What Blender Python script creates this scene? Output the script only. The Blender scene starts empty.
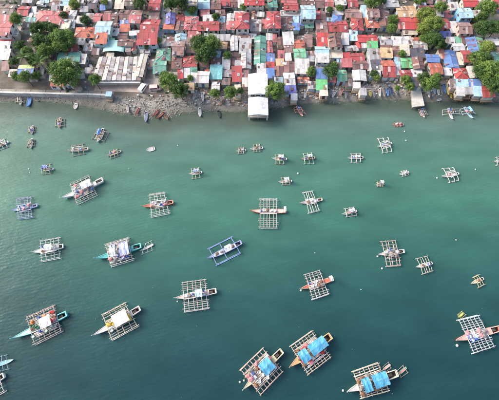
import bpy, math, random, itertools
from mathutils import Vector, noise as mnoise
rnd = random.Random(7)
S = bpy.context.scene
COL = S.collection
R = math.radians

# ------------------------------------------------------------------ camera, sky, sun, exposure
CAM_H, DEP, TANH = 112.0, R(66), 0.70
cam = bpy.data.cameras.new('camera'); camo = bpy.data.objects.new('camera', cam); COL.objects.link(camo)
cam.sensor_width = 36; cam.sensor_fit = 'HORIZONTAL'; cam.angle = 2 * math.atan(TANH)
cam.clip_end = 8000; cam.clip_start = 1
camo.location = (0, 0, CAM_H); camo.rotation_euler = (R(90) - DEP, 0, 0)
S.camera = camo

SUN_EL, SUN_AZ = 33, -72            # azimuth clockwise from +Y
w = bpy.data.worlds.new('World'); S.world = w; w.use_nodes = True
nt = w.node_tree; bg = nt.nodes['Background']
sky = nt.nodes.new('ShaderNodeTexSky'); sky.sky_type = 'NISHITA'; sky.sun_disc = False
sky.sun_elevation = R(SUN_EL); sky.sun_rotation = R(SUN_AZ % 360)
sky.air_density = 1.0; sky.dust_density = 4.5; sky.ozone_density = 1.0
nt.links.new(sky.outputs[0], bg.inputs[0]); bg.inputs[1].default_value = 0.17
sl = bpy.data.lights.new('sun', 'SUN'); sl.energy = 1.4; sl.angle = R(16.0); sl.color = (1.0, 0.975, 0.94)
so = bpy.data.objects.new('sun', sl); COL.objects.link(so)
so.rotation_euler = (R(90 - SUN_EL), 0, R(180 - SUN_AZ)); so.location = (0, 0, 200)
S.view_settings.view_transform = 'Standard'; S.view_settings.look = 'None'
S.view_settings.exposure = 0.97; S.view_settings.gamma = 1.0

# ------------------------------------------------------------------ survey helper: photo pixel -> place on a level plane
FPX = 249.5 / TANH
SD, CD = math.sin(DEP), math.cos(DEP)
def at(px, py, z=0.0):
    u = (px - 249.5) / FPX; v = (py - 200.0) / FPX
    t = (CAM_H - z) / (SD + v * CD)
    return Vector((u * t, (CD - v * SD) * t, z))
def lin(c):
    c = c / 255.0
    return c / 12.92 if c <= 0.04045 else ((c + 0.055) / 1.055) ** 2.4
def rgb(r, g, b, k=1.0): return (lin(r) * k, lin(g) * k, lin(b) * k)
def mul(c, k): return (c[0] * k, c[1] * k, c[2] * k)
def mix(a, b, t): return tuple(a[i] + (b[i] - a[i]) * t for i in range(3))
def clamp01(x): return max(0.0, min(1.0, x))

# ------------------------------------------------------------------ mesh builder
class MB:
    def __init__(s): s.v = []; s.f = []; s.c = []
    def face(s, pts, col):
        n = len(s.v); s.v += [tuple(p) for p in pts]; s.f.append(tuple(range(n, n + len(pts)))); s.c.append(col)
    def box(s, x0, y0, z0, x1, y1, z1, col, top=None, bottom=True):
        n = len(s.v)
        s.v += [(x0,y0,z0),(x1,y0,z0),(x1,y1,z0),(x0,y1,z0),(x0,y0,z1),(x1,y0,z1),(x1,y1,z1),(x0,y1,z1)]
        fs = [(0,1,5,4),(1,2,6,5),(2,3,7,6),(3,0,4,7),(4,5,6,7)]; cs = [col]*4 + [top or col]
        if bottom: fs.append((3,2,1,0)); cs.append(col)
        s.f += [tuple(n + i for i in f) for f in fs]; s.c += cs
    def rod(s, a, b, r, col, n=6, r2=None):
        a = Vector(a); b = Vector(b); d = (b - a)
        if d.length < 1e-6: return
        d.normalize(); up = Vector((0,0,1)) if abs(d.z) < 0.9 else Vector((1,0,0))
        x = d.cross(up).normalized(); y = x.cross(d); r2 = r if r2 is None else r2
        k = len(s.v)
        for p, q in ((a, r), (b, r2)):
            for i in range(n):
                t = 2 * math.pi * i / n
                s.v.append(tuple(p + x * (q * math.cos(t)) + y * (q * math.sin(t))))
        for i in range(n):
            j = (i + 1) % n; s.f.append((k + i, k + j, k + n + j, k + n + i)); s.c.append(col)
        s.f.append(tuple(k + i for i in reversed(range(n)))); s.c.append(col)
        s.f.append(tuple(k + n + i for i in range(n))); s.c.append(col)
    def path(s, pts, r, col, n=6):
        for i in range(len(pts) - 1): s.rod(pts[i], pts[i + 1], r, col, n)
    def blob(s, c, rx, ry, rz, col, rough=0.25, seg=8, rings=5, jit=0.12):
        k = len(s.v); c = Vector(c); off = rnd.random() * 50
        for i in range(rings + 1):
            th = math.pi * i / rings
            for j in range(seg):
                ph = 2 * math.pi * j / seg
                d = Vector((math.sin(th) * math.cos(ph), math.sin(th) * math.sin(ph), math.cos(th)))
                q = 1 + rough * mnoise.noise(d * 1.7 + Vector((off, 0, 0)))
                s.v.append((c.x + d.x * rx * q, c.y + d.y * ry * q, c.z + d.z * rz * q))
        for i in range(rings):
            for j in range(seg):
                jj = (j + 1) % seg
                s.f.append((k + i*seg + j, k + (i+1)*seg + j, k + (i+1)*seg + jj, k + i*seg + jj))
                s.c.append(mul(col, 1 + rnd.uniform(-jit, jit)))
    def mesh(s, name, mats, smooth=False):
        me = bpy.data.meshes.new(name); me.from_pydata(s.v, [], s.f)
        at_ = me.color_attributes.new('Col', 'FLOAT_COLOR', 'CORNER')
        buf = []
        for p, c in zip(s.f, s.c): buf += [max(0, c[0]), max(0, c[1]), max(0, c[2]), 1.0] * len(p)
        at_.data.foreach_set('color', buf)
        me.materials.append(mats)
        if smooth: me.polygons.foreach_set('use_smooth', [True] * len(me.polygons))
        me.update(); return me
    def build(s, name, mat, parent=None, smooth=False, loc=None, rz=0):
        return link(name, s.mesh(name, mat, smooth), parent, loc, rz)
def link(name, me, parent=None, loc=None, rz=0):
    o = bpy.data.objects.new(name, me); COL.objects.link(o)
    if parent: o.parent = parent
    if loc is not None: o.location = loc
    if rz: o.rotation_euler = (0, 0, rz)
    return o
def tag(o, label=None, cat=None, group=None, kind=None):
    if label: o['label'] = label
    if cat: o['category'] = cat
    if group: o['group'] = group
    if kind: o['kind'] = kind
    return o
def thing(name, label, cat, loc=(0,0,0), rz=0, group=None):
    o = bpy.data.objects.new(name, None); COL.objects.link(o); o.empty_display_size = 0.5
    o.location = loc; o.rotation_euler = (0, 0, rz)
    return tag(o, label, cat, group)

# ------------------------------------------------------------------ materials
def N(t, typ, **kw):
    n = t.nodes.new(typ)
    for k, v in kw.items(): setattr(n, k, v)
    return n
def mat_attr(name, rough=0.7, dirt=(0.1,0.08,0.06), amount=0.35, scale=0.6, fine=3.0, bump=0.0, spec=0.3, metal=0.0, streak=None):
    m = bpy.data.materials.new(name); m.use_nodes = True; t = m.node_tree; b = t.nodes['Principled BSDF']
    a = N(t, 'ShaderNodeVertexColor', layer_name='Col')
    g = N(t, 'ShaderNodeNewGeometry')
    mp = N(t, 'ShaderNodeMapping'); t.links.new(g.outputs['Position'], mp.inputs[0])
    if streak: mp.inputs['Scale'].default_value = streak
    n1 = N(t, 'ShaderNodeTexNoise'); n1.inputs['Scale'].default_value = scale; n1.inputs['Detail'].default_value = 6; n1.inputs['Roughness'].default_value = 0.65
    n2 = N(t, 'ShaderNodeTexNoise'); n2.inputs['Scale'].default_value = fine; n2.inputs['Detail'].default_value = 4
    t.links.new(mp.outputs[0], n1.inputs['Vector']); t.links.new(mp.outputs[0], n2.inputs['Vector'])
    r1 = N(t, 'ShaderNodeMapRange'); r1.inputs[1].default_value = 0.45; r1.inputs[2].default_value = 0.75; r1.inputs[3].default_value = 0; r1.inputs[4].default_value = amount
    t.links.new(n1.outputs['Fac'], r1.inputs[0])
    mx = N(t, 'ShaderNodeMix', data_type='RGBA'); mx.inputs['B'].default_value = (*dirt, 1)
    t.links.new(r1.outputs[0], mx.inputs['Factor']); t.links.new(a.outputs['Color'], mx.inputs['A'])
    r2 = N(t, 'ShaderNodeMapRange'); r2.inputs[1].default_value = 0.3; r2.inputs[2].default_value = 0.7; r2.inputs[3].default_value = 0.82; r2.inputs[4].default_value = 1.1
    t.links.new(n2.outputs['Fac'], r2.inputs[0])
    m2 = N(t, 'ShaderNodeVectorMath', operation='SCALE')
    t.links.new(mx.outputs['Result'], m2.inputs[0]); t.links.new(r2.outputs[0], m2.inputs['Scale'])
    t.links.new(m2.outputs[0], b.inputs['Base Color'])
    b.inputs['Roughness'].default_value = rough; b.inputs['Specular IOR Level'].default_value = spec; b.inputs['Metallic'].default_value = metal
    if bump:
        bp = N(t, 'ShaderNodeBump'); bp.inputs['Strength'].default_value = bump; bp.inputs['Distance'].default_value = 0.1
        t.links.new(n2.outputs['Fac'], bp.inputs['Height']); t.links.new(bp.outputs[0], b.inputs['Normal'])
    return m
M = {}
M['roof'] = mat_attr('corrugated_roof_sheet', 0.55, (0.13, 0.1, 0.085), 0.42, 0.45, 2.4, 0.15, 0.3)
M['wall'] = mat_attr('stained_plaster', 0.85, (0.12, 0.11, 0.09), 0.45, 0.5, 2.5, 0.2, 0.2)
M['frame'] = mat_attr('painted_frame', 0.6, amount=0.2)
M['paint'] = mat_attr('boat_paint', 0.5, (0.2, 0.15, 0.1), 0.3, 1.2, 5.0, 0.05, 0.4)
M['bamboo'] = mat_attr('bamboo', 0.6, (0.16, 0.11, 0.07), 0.4, 0.9, 4.0, 0.0, 0.3)
M['tarp'] = mat_attr('tarpaulin', 0.5, (0.25, 0.25, 0.25), 0.18, 1.2, 3.0, 0.3, 0.35)
M['clutter'] = mat_attr('weathered_goods', 0.7, amount=0.25, scale=1.5)
M['concrete'] = mat_attr('concrete', 0.9, (0.12, 0.11, 0.09), 0.5, 0.25, 1.6, 0.3, 0.2)
M['bark'] = mat_attr('bark', 0.9, amount=0.3)
M['rock'] = mat_attr('rock', 0.9, (0.08, 0.075, 0.06), 0.5, 0.8, 3.0, 0.4, 0.2)
def glass_mat():
    m = bpy.data.materials.new('window_glass'); m.use_nodes = True; b = m.node_tree.nodes['Principled BSDF']
    n = N(m.node_tree, 'ShaderNodeTexNoise'); n.inputs['Scale'].default_value = 0.7
    r = N(m.node_tree, 'ShaderNodeValToRGB'); r.color_ramp.elements[0].color = (0.01,0.012,0.014,1); r.color_ramp.elements[1].color = (0.05,0.055,0.06,1)
    g = N(m.node_tree, 'ShaderNodeNewGeometry'); m.node_tree.links.new(g.outputs['Position'], n.inputs['Vector'])
    m.node_tree.links.new(n.outputs['Fac'], r.inputs[0]); m.node_tree.links.new(r.outputs[0], b.inputs['Base Color'])
    b.inputs['Roughness'].default_value = 0.12
    return m
M['glass'] = glass_mat()
def leaf_mat():
    m = bpy.data.materials.new('leaves'); m.use_nodes = True; t = m.node_tree; b = t.nodes['Principled BSDF']; out = t.nodes['Material Output']
    a = N(t, 'ShaderNodeVertexColor', layer_name='Col')
    t.links.new(a.outputs['Color'], b.inputs['Base Color']); b.inputs['Roughness'].default_value = 0.55; b.inputs['Specular IOR Level'].default_value = 0.3
    tr = N(t, 'ShaderNodeBsdfTranslucent'); t.links.new(a.outputs['Color'], tr.inputs['Color'])
    mx = N(t, 'ShaderNodeMixShader'); mx.inputs[0].default_value = 0.25
    t.links.new(b.outputs[0], mx.inputs[1]); t.links.new(tr.outputs[0], mx.inputs[2]); t.links.new(mx.outputs[0], out.inputs['Surface'])
    return m
M['leaf'] = leaf_mat()

# ------------------------------------------------------------------ terrain: land, beach and sea bed in one sheet
WL = [(-160,92),(-60,95),(0,101),(40,100),(70,103),(100,108),(120,112),(140,115),(165,116),(185,111),(210,110),(240,111),(268,109),(290,104),(320,102),(350,101),(380,98),(410,100),(430,102),(460,99),(480,100),(499,102),(560,104),(660,104)]
LE = [(-160,88),(-60,91),(0,94),(60,95),(110,96.5),(140,98),(165,98),(180,94),(210,91),(240,92),(270,93),(300,92),(330,91),(350,85),(380,84),(400,85),(430,84),(452,89),(470,92),(499,90),(560,90),(660,90)]
GZ = 1.6
def curve(tab, z):
    pts = [at(a, b, z) for a, b in tab]
    def f(x):
        if x <= pts[0].x: return pts[0].y
        for p, q in zip(pts, pts[1:]):
            if x <= q.x: return p.y + (q.y - p.y) * (x - p.x) / (q.x - p.x)
        return pts[-1].y
    return f
water_y = curve(WL, 0); land_y = curve(LE, GZ)
def seawall_x(x): return x < at(112, 96, GZ).x
def ground_z(x, y):
    wy, ly = water_y(x), land_y(x)
    n = mnoise.noise(Vector((x * 0.25, y * 0.25, 0))) * 0.5 + mnoise.noise(Vector((x * 0.8, y * 0.8, 3))) * 0.25
    if y >= ly: return GZ + 0.04 * n
    if y >= wy - 1e-6:
        t = (y - wy) / max(0.5, ly - wy)
        hi = 0.55 if seawall_x(x) else GZ
        return hi * (t ** 0.9) + 0.28 * n * min(1, 4 * t * (1 - t) + 0.3)
    d = wy - y
    return max(-9, -0.10 * d - 0.0018 * d * d) + 0.22 * n * math.exp(-d / 25)
def axis(lo, hi, step, far):
    a = []; v = lo
    while v <= hi + 1e-6: a.append(v); v += step
    d = step; v = lo; pre = []
    while v > -far: d *= 1.6; v -= d; pre.append(v)
    d = step; v = a[-1]; post = []
    while v < far: d *= 1.6; v += d; post.append(v)
    return pre[::-1] + a + post
def grid_mesh(name, xs, ys, zf, mat, colf=None, attrf=None):
    me = bpy.data.meshes.new(name)
    vs = [(x, y, zf(x, y)) for y in ys for x in xs]; nx = len(xs)
    fs = [(j*nx+i, j*nx+i+1, (j+1)*nx+i+1, (j+1)*nx+i) for j in range(len(ys)-1) for i in range(nx-1)]
    me.from_pydata(vs, [], fs)
    if colf:
        ca = me.color_attributes.new('Col', 'FLOAT_COLOR', 'POINT'); buf = []
        for v in vs: buf += [*colf(*v), 1.0]
        ca.data.foreach_set('color', buf)
    if attrf:
        fa = me.attributes.new('depth', 'FLOAT', 'POINT'); fa.data.foreach_set('value', [attrf(*v) for v in vs])
    me.materials.append(mat); me.polygons.foreach_set('use_smooth', [True] * len(fs)); me.update()
    return me
SAND, MUD, DIRT = rgb(156,151,143), rgb(112,109,100), rgb(108,99,90)
def ground_col(x, y, z):
    n = mnoise.noise(Vector((x * 0.12, y * 0.12, 7))); n2 = mnoise.noise(Vector((x * 0.5, y * 0.5, 17)))
    if y > land_y(x): return mul(mix(DIRT, rgb(165,160,152), clamp01(0.3 + n * 1.3)), 1 + 0.25 * n2)
    return mul(mix(MUD, SAND, clamp01(z / 1.0 + 0.25 * n + 0.05)), 1 + 0.3 * n2)
M['ground'] = mat_attr('dirt_and_sand', 0.95, (0.09, 0.08, 0.06), 0.5, 0.4, 2.6, 0.5, 0.15)
gx_ = axis(-125, 125, 1.0, 5000); gy_ = axis(55, 160, 1.0, 5000)
tag(link('ground', grid_mesh('ground', gx_, gy_, ground_z, M['ground'], ground_col)), kind='structure')

# water: colour of the sea depends on its depth, clear only in the last few decimetres
def water_mat():
    m = bpy.data.materials.new('sea_water'); m.use_nodes = True; t = m.node_tree; b = t.nodes['Principled BSDF']; out = t.nodes['Material Output']
    L = t.links.new
    at_ = N(t, 'ShaderNodeAttribute', attribute_name='depth'); g = N(t, 'ShaderNodeNewGeometry')
    n0 = N(t, 'ShaderNodeTexNoise'); n0.inputs['Scale'].default_value = 0.018; n0.inputs['Detail'].default_value = 4
    mp0 = N(t, 'ShaderNodeMapping'); mp0.inputs['Scale'].default_value = (0.6, 1.5, 1); mp0.inputs['Rotation'].default_value = (0, 0, R(8))
    L(g.outputs['Position'], mp0.inputs[0]); L(mp0.outputs[0], n0.inputs['Vector'])
    ad = N(t, 'ShaderNodeMath', operation='MULTIPLY_ADD'); ad.inputs[1].default_value = 3.4; L(n0.outputs['Fac'], ad.inputs[0]); L(at_.outputs['Fac'], ad.inputs[2])
    sb = N(t, 'ShaderNodeMath', operation='SUBTRACT'); sb.inputs[1].default_value = 1.7; L(ad.outputs[0], sb.inputs[0])
    mr = N(t, 'ShaderNodeMapRange'); mr.inputs[1].default_value = 0; mr.inputs[2].default_value = 25; L(sb.outputs[0], mr.inputs[0])
    cr = N(t, 'ShaderNodeValToRGB'); e = cr.color_ramp.elements
    stops = WATER_STOPS
    e[0].position = stops[0][0]; e[0].color = (*stops[0][1], 1); e[1].position = stops[-1][0]; e[1].color = (*stops[-1][1], 1)
    for p, c in stops[1:-1]:
        k = e.new(p); k.color = (*c, 1)
    L(mr.outputs[0], cr.inputs[0])
    # lighter and darker patches in the water colour
    n3 = N(t, 'ShaderNodeTexNoise'); n3.inputs['Scale'].default_value = 0.09; n3.inputs['Detail'].default_value = 5
    L(mp0.outputs[0], n3.inputs['Vector'])
    r3 = N(t, 'ShaderNodeMapRange'); r3.inputs[1].default_value = .3; r3.inputs[2].default_value = .7; r3.inputs[3].default_value = .84; r3.inputs[4].default_value = 1.14
    L(n3.outputs['Fac'], r3.inputs[0])
    sc = N(t, 'ShaderNodeVectorMath', operation='SCALE'); L(cr.outputs[0], sc.inputs[0]); L(r3.outputs[0], sc.inputs['Scale'])
    L(sc.outputs[0], b.inputs['Base Color'])
    b.inputs['Roughness'].default_value = 0.2; b.inputs['IOR'].default_value = 1.33
    # ripples
    mp1 = N(t, 'ShaderNodeMapping'); mp1.inputs['Scale'].default_value = (0.28, 0.75, 1); mp1.inputs['Rotation'].default_value = (0, 0, R(14)); L(g.outputs['Position'], mp1.inputs[0])
    w1 = N(t, 'ShaderNodeTexNoise'); w1.inputs['Scale'].default_value = 0.75; w1.inputs['Detail'].default_value = 5; w1.inputs['Roughness'].default_value = 0.6; w1.inputs['Distortion'].default_value = 0.4
    L(mp1.outputs[0], w1.inputs['Vector'])
    mp2 = N(t, 'ShaderNodeMapping'); mp2.inputs['Scale'].default_value = (0.35, 0.8, 1); mp2.inputs['Rotation'].default_value = (0, 0, R(-25)); L(g.outputs['Position'], mp2.inputs[0])
    w2 = N(t, 'ShaderNodeTexNoise'); w2.inputs['Scale'].default_value = 1.7; w2.inputs['Detail'].default_value = 4
    L(mp2.outputs[0], w2.inputs['Vector'])
    am = N(t, 'ShaderNodeMath', operation='MULTIPLY_ADD'); am.inputs[1].default_value = 0.45; L(w2.outputs['Fac'], am.inputs[0]); L(w1.outputs['Fac'], am.inputs[2])
    bp = N(t, 'ShaderNodeBump'); bp.inputs['Strength'].default_value = 0.8; bp.inputs['Distance'].default_value = 0.15
    wp = N(t, 'ShaderNodeTexNoise'); wp.inputs['Scale'].default_value = 0.045; wp.inputs['Detail'].default_value = 3; L(mp0.outputs[0], wp.inputs['Vector'])
    wr = N(t, 'ShaderNodeMapRange'); wr.inputs[1].default_value = .38; wr.inputs[2].default_value = .62; wr.inputs[3].default_value = .5; wr.inputs[4].default_value = 1.3; L(wp.outputs['Fac'], wr.inputs[0])
    wv = N(t, 'ShaderNodeTexWave'); wv.inputs['Scale'].default_value = 0.3; wv.inputs['Distortion'].default_value = 5; wv.inputs['Detail'].default_value = 3; wv.inputs['Detail Scale'].default_value = .6
    mp3 = N(t, 'ShaderNodeMapping'); mp3.inputs['Rotation'].default_value = (0, 0, R(74)); L(g.outputs['Position'], mp3.inputs[0]); L(mp3.outputs[0], wv.inputs['Vector'])
    a2 = N(t, 'ShaderNodeMath', operation='MULTIPLY_ADD'); a2.inputs[1].default_value = 0.07; L(wv.outputs['Fac'], a2.inputs[0]); L(am.outputs[0], a2.inputs[2])
    pm_ = N(t, 'ShaderNodeMath', operation='MULTIPLY'); L(a2.outputs[0], pm_.inputs[0]); L(wr.outputs[0], pm_.inputs[1])
    L(pm_.outputs[0], bp.inputs['Height']); L(bp.outputs[0], b.inputs['Normal'])
    # see-through shallows
    dr = N(t, 'ShaderNodeMapRange'); dr.inputs[1].default_value = 0.05; dr.inputs[2].default_value = 1.1; dr.inputs[3].default_value = 0.25; dr.inputs[4].default_value = 1.0
    L(at_.outputs['Fac'], dr.inputs[0])
    fr = N(t, 'ShaderNodeMapRange'); fr.inputs[1].default_value = 0.02; fr.inputs[2].default_value = 0.16; fr.inputs[3].default_value = 0.55; fr.inputs[4].default_value = 0.0; L(at_.outputs['Fac'], fr.inputs[0])
    fn = N(t, 'ShaderNodeTexNoise'); fn.inputs['Scale'].default_value = 0.9; fn.inputs['Detail'].default_value = 6; L(mp0.outputs[0], fn.inputs['Vector'])
    fq = N(t, 'ShaderNodeMapRange'); fq.inputs[1].default_value = .48; fq.inputs[2].default_value = .6; L(fn.outputs['Fac'], fq.inputs[0])
    fm = N(t, 'ShaderNodeMath', operation='MULTIPLY'); L(fr.outputs[0], fm.inputs[0]); L(fq.outputs[0], fm.inputs[1])
    fx = N(t, 'ShaderNodeMix', data_type='RGBA'); fx.inputs['B'].default_value = (.55, .56, .52, 1); L(fm.outputs[0], fx.inputs['Factor']); L(sc.outputs[0], fx.inputs['A']); L(fx.outputs['Result'], b.inputs['Base Color'])
    fo = N(t, 'ShaderNodeMath', operation='MAXIMUM'); L(dr.outputs[0], fo.inputs[0]); L(fm.outputs[0], fo.inputs[1])
    tr = N(t, 'ShaderNodeBsdfTransparent'); tr.inputs[0].default_value = (0.75, 0.85, 0.78, 1)
    mx = N(t, 'ShaderNodeMixShader'); L(fo.outputs[0], mx.inputs[0]); L(tr.outputs[0], mx.inputs[1]); L(b.outputs[0], mx.inputs[2]); L(mx.outputs[0], out.inputs['Surface'])
    return m
WATER_STOPS = [(0.0, rgb(92,106,96)), (0.05, rgb(82,108,98)), (0.12, rgb(73,111,97)), (0.30, rgb(63,107,93)), (0.5, rgb(49,90,83)), (0.7, rgb(37,74,73)), (1.0, rgb(28,61,64))]
M['water'] = water_mat()
def sea_depth(x, y, z):
    wy = water_y(x); d = wy - y
    if d <= 0: return 0
    return min(40, 0.10 * d + 0.0018 * d * d + 0.00006 * d * x * 0)
tag(link('sea', grid_mesh('sea', axis(-130, 130, 2.0, 5000), axis(-40, 110, 1.5, 5000), lambda x, y: 0.0, M['water'], None, lambda x, y, z: sea_depth(x, y, z))), kind='structure')

# ------------------------------------------------------------------ streets, lane, seawall
def strip(name, pts, width, col, z, mat='concrete'):
    mb = MB(); ps = [at(a, b, GZ) for a, b in pts]
    for p, q in zip(ps, ps[1:]):
        d = (q - p); n = max(1, int(d.length / 3)); s = Vector((-d.y, d.x, 0)).normalized() * (width / 2)
        for i in range(n):
            a = p + d * (i / n); b_ = p + d * ((i + 1) / n); c = mul(col, rnd.uniform(0.88, 1.1))
            mb.face([(a - s).xy.to_3d() + Vector((0,0,z)), (b_ - s).xy.to_3d() + Vector((0,0,z)), (b_ + s).xy.to_3d() + Vector((0,0,z)), (a + s).xy.to_3d() + Vector((0,0,z))][::-1] if False else
                    [((a - s).x, (a - s).y, z), ((b_ - s).x, (b_ - s).y, z), ((b_ + s).x, (b_ + s).y, z), ((a + s).x, (a + s).y, z)], c)
    return tag(mb.build(name, M[mat]), kind='structure')
ASPH = rgb(88,86,84)
strip('street', [(168,34),(240,33),(300,36),(345,38),(440,34)], 3.4, ASPH, GZ + 0.055)
strip('street', [(175,11.5),(250,11),(345,8),(410,4)], 3.6, ASPH, GZ + 0.055)
strip('street', [(-10,3),(30,6),(70,8),(110,12)], 4.0, ASPH, GZ + 0.055)
strip('lane', [(168.5,-4),(160,50),(157,90)], 3.6, rgb(190,182,172), GZ + 0.075)
strip('yard', [(96,84),(158,86)], 7.0, rgb(178,160,148), GZ + 0.065)

swl = thing('seawall', 'long pale concrete seawall along the left part of the shore', 'wall', at(50, 95, 0))
base = swl.location.copy()
sp = [(-40,91.6),(-20,92.6),(0,93.5),(15,94),(30,94.2),(45,94.5),(60,95),(75,95.3),(88,95.6),(101,96),(113,97)]
for (a, b), (c, d) in zip(sp, sp[1:]):
    p = at(a, b, GZ) - base; q = at(c, d, GZ) - base; p.z = q.z = 0; dv = q - p; ang = math.atan2(dv.y, dv.x); Ln = dv.length - 0.12
    mb = MB(); mb.box(0.06, -0.25, -0.6, Ln, 0.35, GZ + 0.75, mul(rgb(190,187,181), rnd.uniform(0.85, 1.05)))
    mb.box(0.06, 0.40, 0.3, Ln, 2.2, GZ + 0.16, mul(rgb(160,154,145), rnd.uniform(0.9, 1.05)))
    wp = mb.build('wall_panel', M['concrete'], swl, loc=p, rz=ang)
    mb = MB(); mb.box(0.0, -0.33, GZ + 0.752, Ln + 0.1, 0.45, GZ + 0.88, rgb(205,202,196)); mb.build('coping', M['concrete'], wp)

# ------------------------------------------------------------------ labels that single things out, from what stands around
TOWN = []   # dict(o, desc, x, y, near)
def reg(o, desc, x, y, near=None): TOWN.append(dict(o=o, d=desc, x=x, y=y, n=near or desc))
LANDMARKS = []
def finish_labels():
    def neigh(e, dx, dy):
        best, bd = None, 13.0
        for f in TOWN:
            if f is e or f['n'] == e['n']: continue
            vx, vy = f['x'] - e['x'], f['y'] - e['y']; al = vx * dx + vy * dy; pe = abs(vx * dy) + abs(vy * dx)
            if al > 1.0 and pe < al * 0.8 and al + pe * 0.5 < bd: bd = al + pe * 0.5; best = f
        return best
    for e in TOWN:
        ph = []
        for dx, dy, wd in ((1,0,'left of'), (-1,0,'right of'), (0,1,'in front of'), (0,-1,'behind')):
            f = neigh(e, dx, dy)
            if f: ph.append(f"{wd} {'an' if f['n'][0] in 'aeiou' else 'a'} {f['n']}")
        zs = []
        for nm, lx, ly, r in LANDMARKS:
            if math.hypot(e['x'] - lx, e['y'] - ly) < r: zs.append('near ' + nm)
        ly_ = e['y'] - land_y(e['x'])
        zs.append('in the row along the shore' if ly_ < 9 else 'in the back row at the top edge' if e['y'] > 140 else 'in the middle of town')
        if e['x'] < -62: zs.append('in the left of town')
        elif e['x'] > 62: zs.append('in the right of town')
        e['ph'] = ph; e['z'] = zs
    used = set()
    for e in TOWN:
        same = [f for f in TOWN if f is not e and f['d'] == e['d']]
        pool = e['ph'] + e['z']; pick = None
        for k in (1, 2, 3):
            for c in itertools.combinations(pool, k):
                txt = ', '.join([e['d']] + list(c))
                if len(txt.split()) > 16: continue
                if not any(set(c) <= set(f['ph'] + f['z']) for f in same) and txt not in used: pick = txt; break
            if pick: break
        if not pick:
            rank = sorted(same + [e], key=lambda f: f['x']).index(e) + 1
            suf = 'th' if 10 < rank % 100 < 14 else {1: 'st', 2: 'nd', 3: 'rd'}.get(rank % 10, 'th')
            pick = f"{e['d']}, {rank}{suf} of its kind counted from the left"
        used.add(pick); e['o']['label'] = pick

# ------------------------------------------------------------------ houses
PAL = {'R': ('red', (178,72,74)), 'P': ('pink', (198,112,114)), 'M': ('maroon brown', (128,94,90)), 'B': ('grey brown', (132,116,110)),
       'O': ('orange red', (202,112,88)), 'W': ('white', (216,213,209)), 'G': ('light grey', (184,182,182)), 'T': ('teal', (98,160,142)),
       'S': ('pale blue', (176,212,226)), 'L': ('blue', (100,138,200)), 'D': ('slate', (84,86,98)), 'Y': ('tan', (214,180,138)),
       'N': ('mint green', (128,196,158)), 'C': ('cream', (222,208,186)), 'V': ('violet blue', (112,120,196)), 'K': ('bright red', (196,66,68)),
       'A': ('lime', (206,226,150)), 'E': ('rosy brown', (158,124,118)), 'Q': ('cyan', (130,200,200)), 'F': ('bright green', (110,200,130))}
RK = {'x': 'gable roof', 'y': 'ridged roof', 'h': 'hip roof', 's': 'shed roof', 'f': 'flat roof'}
WALLC = [(196,188,176),(168,164,158),(214,206,190),(176,196,206),(190,204,186),(206,182,170),(150,146,142),(220,220,216)]
RUST = rgb(128,82,62)
def slope(mb, el, er, rr, rl, col, wear, patch=None):
    """sheets laid on the quad eave-left, eave-right, ridge-right, ridge-left"""
    el, er, rr, rl = map(Vector, (el, er, rr, rl))
    nrm = (er - el).cross(rl - el)
    if nrm.length < 1e-6: nrm = (er - el).cross(rr - el)
    nrm.normalize()
    n = max(2, round((er - el).length / 0.95)); rows = max(1, round((rl - el).length / 2.6))
    base = [mul(col, rnd.uniform(0.9, 1.08)) for _ in range(n)]
    for i in range(n):
        a0, a1 = i / n, (i + 1) / n
        for j in range(rows):
            b0, b1 = j / rows, (j + 1) / rows
            P = lambda a, b: (el + (er - el) * a) * (1 - b) + (rl + (rr - rl) * a) * b
            off = nrm * (0.03 + 0.025 * ((i + j) % 2) + rnd.uniform(0, 0.012))
            c = base[i]
            q = rnd.random()
            if q < wear * 0.5: c = mix(c, RUST, rnd.uniform(0.25, 0.65))
            elif q < wear: c = mul(c, rnd.uniform(0.62, 0.85))
            elif q < wear * 1.25: c = mix(c, rgb(215,210,205), rnd.uniform(0.3, 0.7))
            mb.face([P(a0, b0) + off, P(a1, b0) + off, P(a1, b1) + off, P(a0, b1) + off], c)
    if wear > .05: roof_junk(mb, (el, er, rr, rl), wear)
def roof_junk(mb, q, wear):
    el, er, rr, rl = map(Vector, q); nrm = (er - el).cross(rl - el)
    if nrm.length < 1e-6: return
    nrm.normalize(); ux = (er - el).normalized(); uy = nrm.cross(ux)
    area = (er - el).length * (rl - el).length
    for _ in range(int(area * wear * rnd.uniform(0.1, 0.5) + rnd.random())):
        a, b = rnd.uniform(.15, .85), rnd.uniform(.12, .8); p = (el + (er - el) * a) * (1 - b) + (rl + (rr - rl) * a) * b + nrm * rnd.uniform(.09, .11)
        c = rgb(*rnd.choice([(205,200,196), (150,110,96), (110,84,76), (170,170,172), (130,100,90), (92,88,86), (150,130,120)]))
        w, l = rnd.uniform(.15, .55), rnd.uniform(.2, .9); t = rnd.uniform(-.3, .3); X = (ux * math.cos(t) + uy * math.sin(t)) * w; Y = (uy * math.cos(t) - ux * math.sin(t)) * l; k = nrm * rnd.choice([.03, .04, .25])
        mb.face([p - X - Y + k, p + X - Y + k, p + X + Y + k, p - X + Y + k], c)
        for A, B in ((-X - Y, X - Y), (X - Y, X + Y), (X + Y, -X + Y), (-X + Y, -X - Y)): mb.face([p + A, p + B, p + B + k, p + A + k], mul(c, .8))
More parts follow.
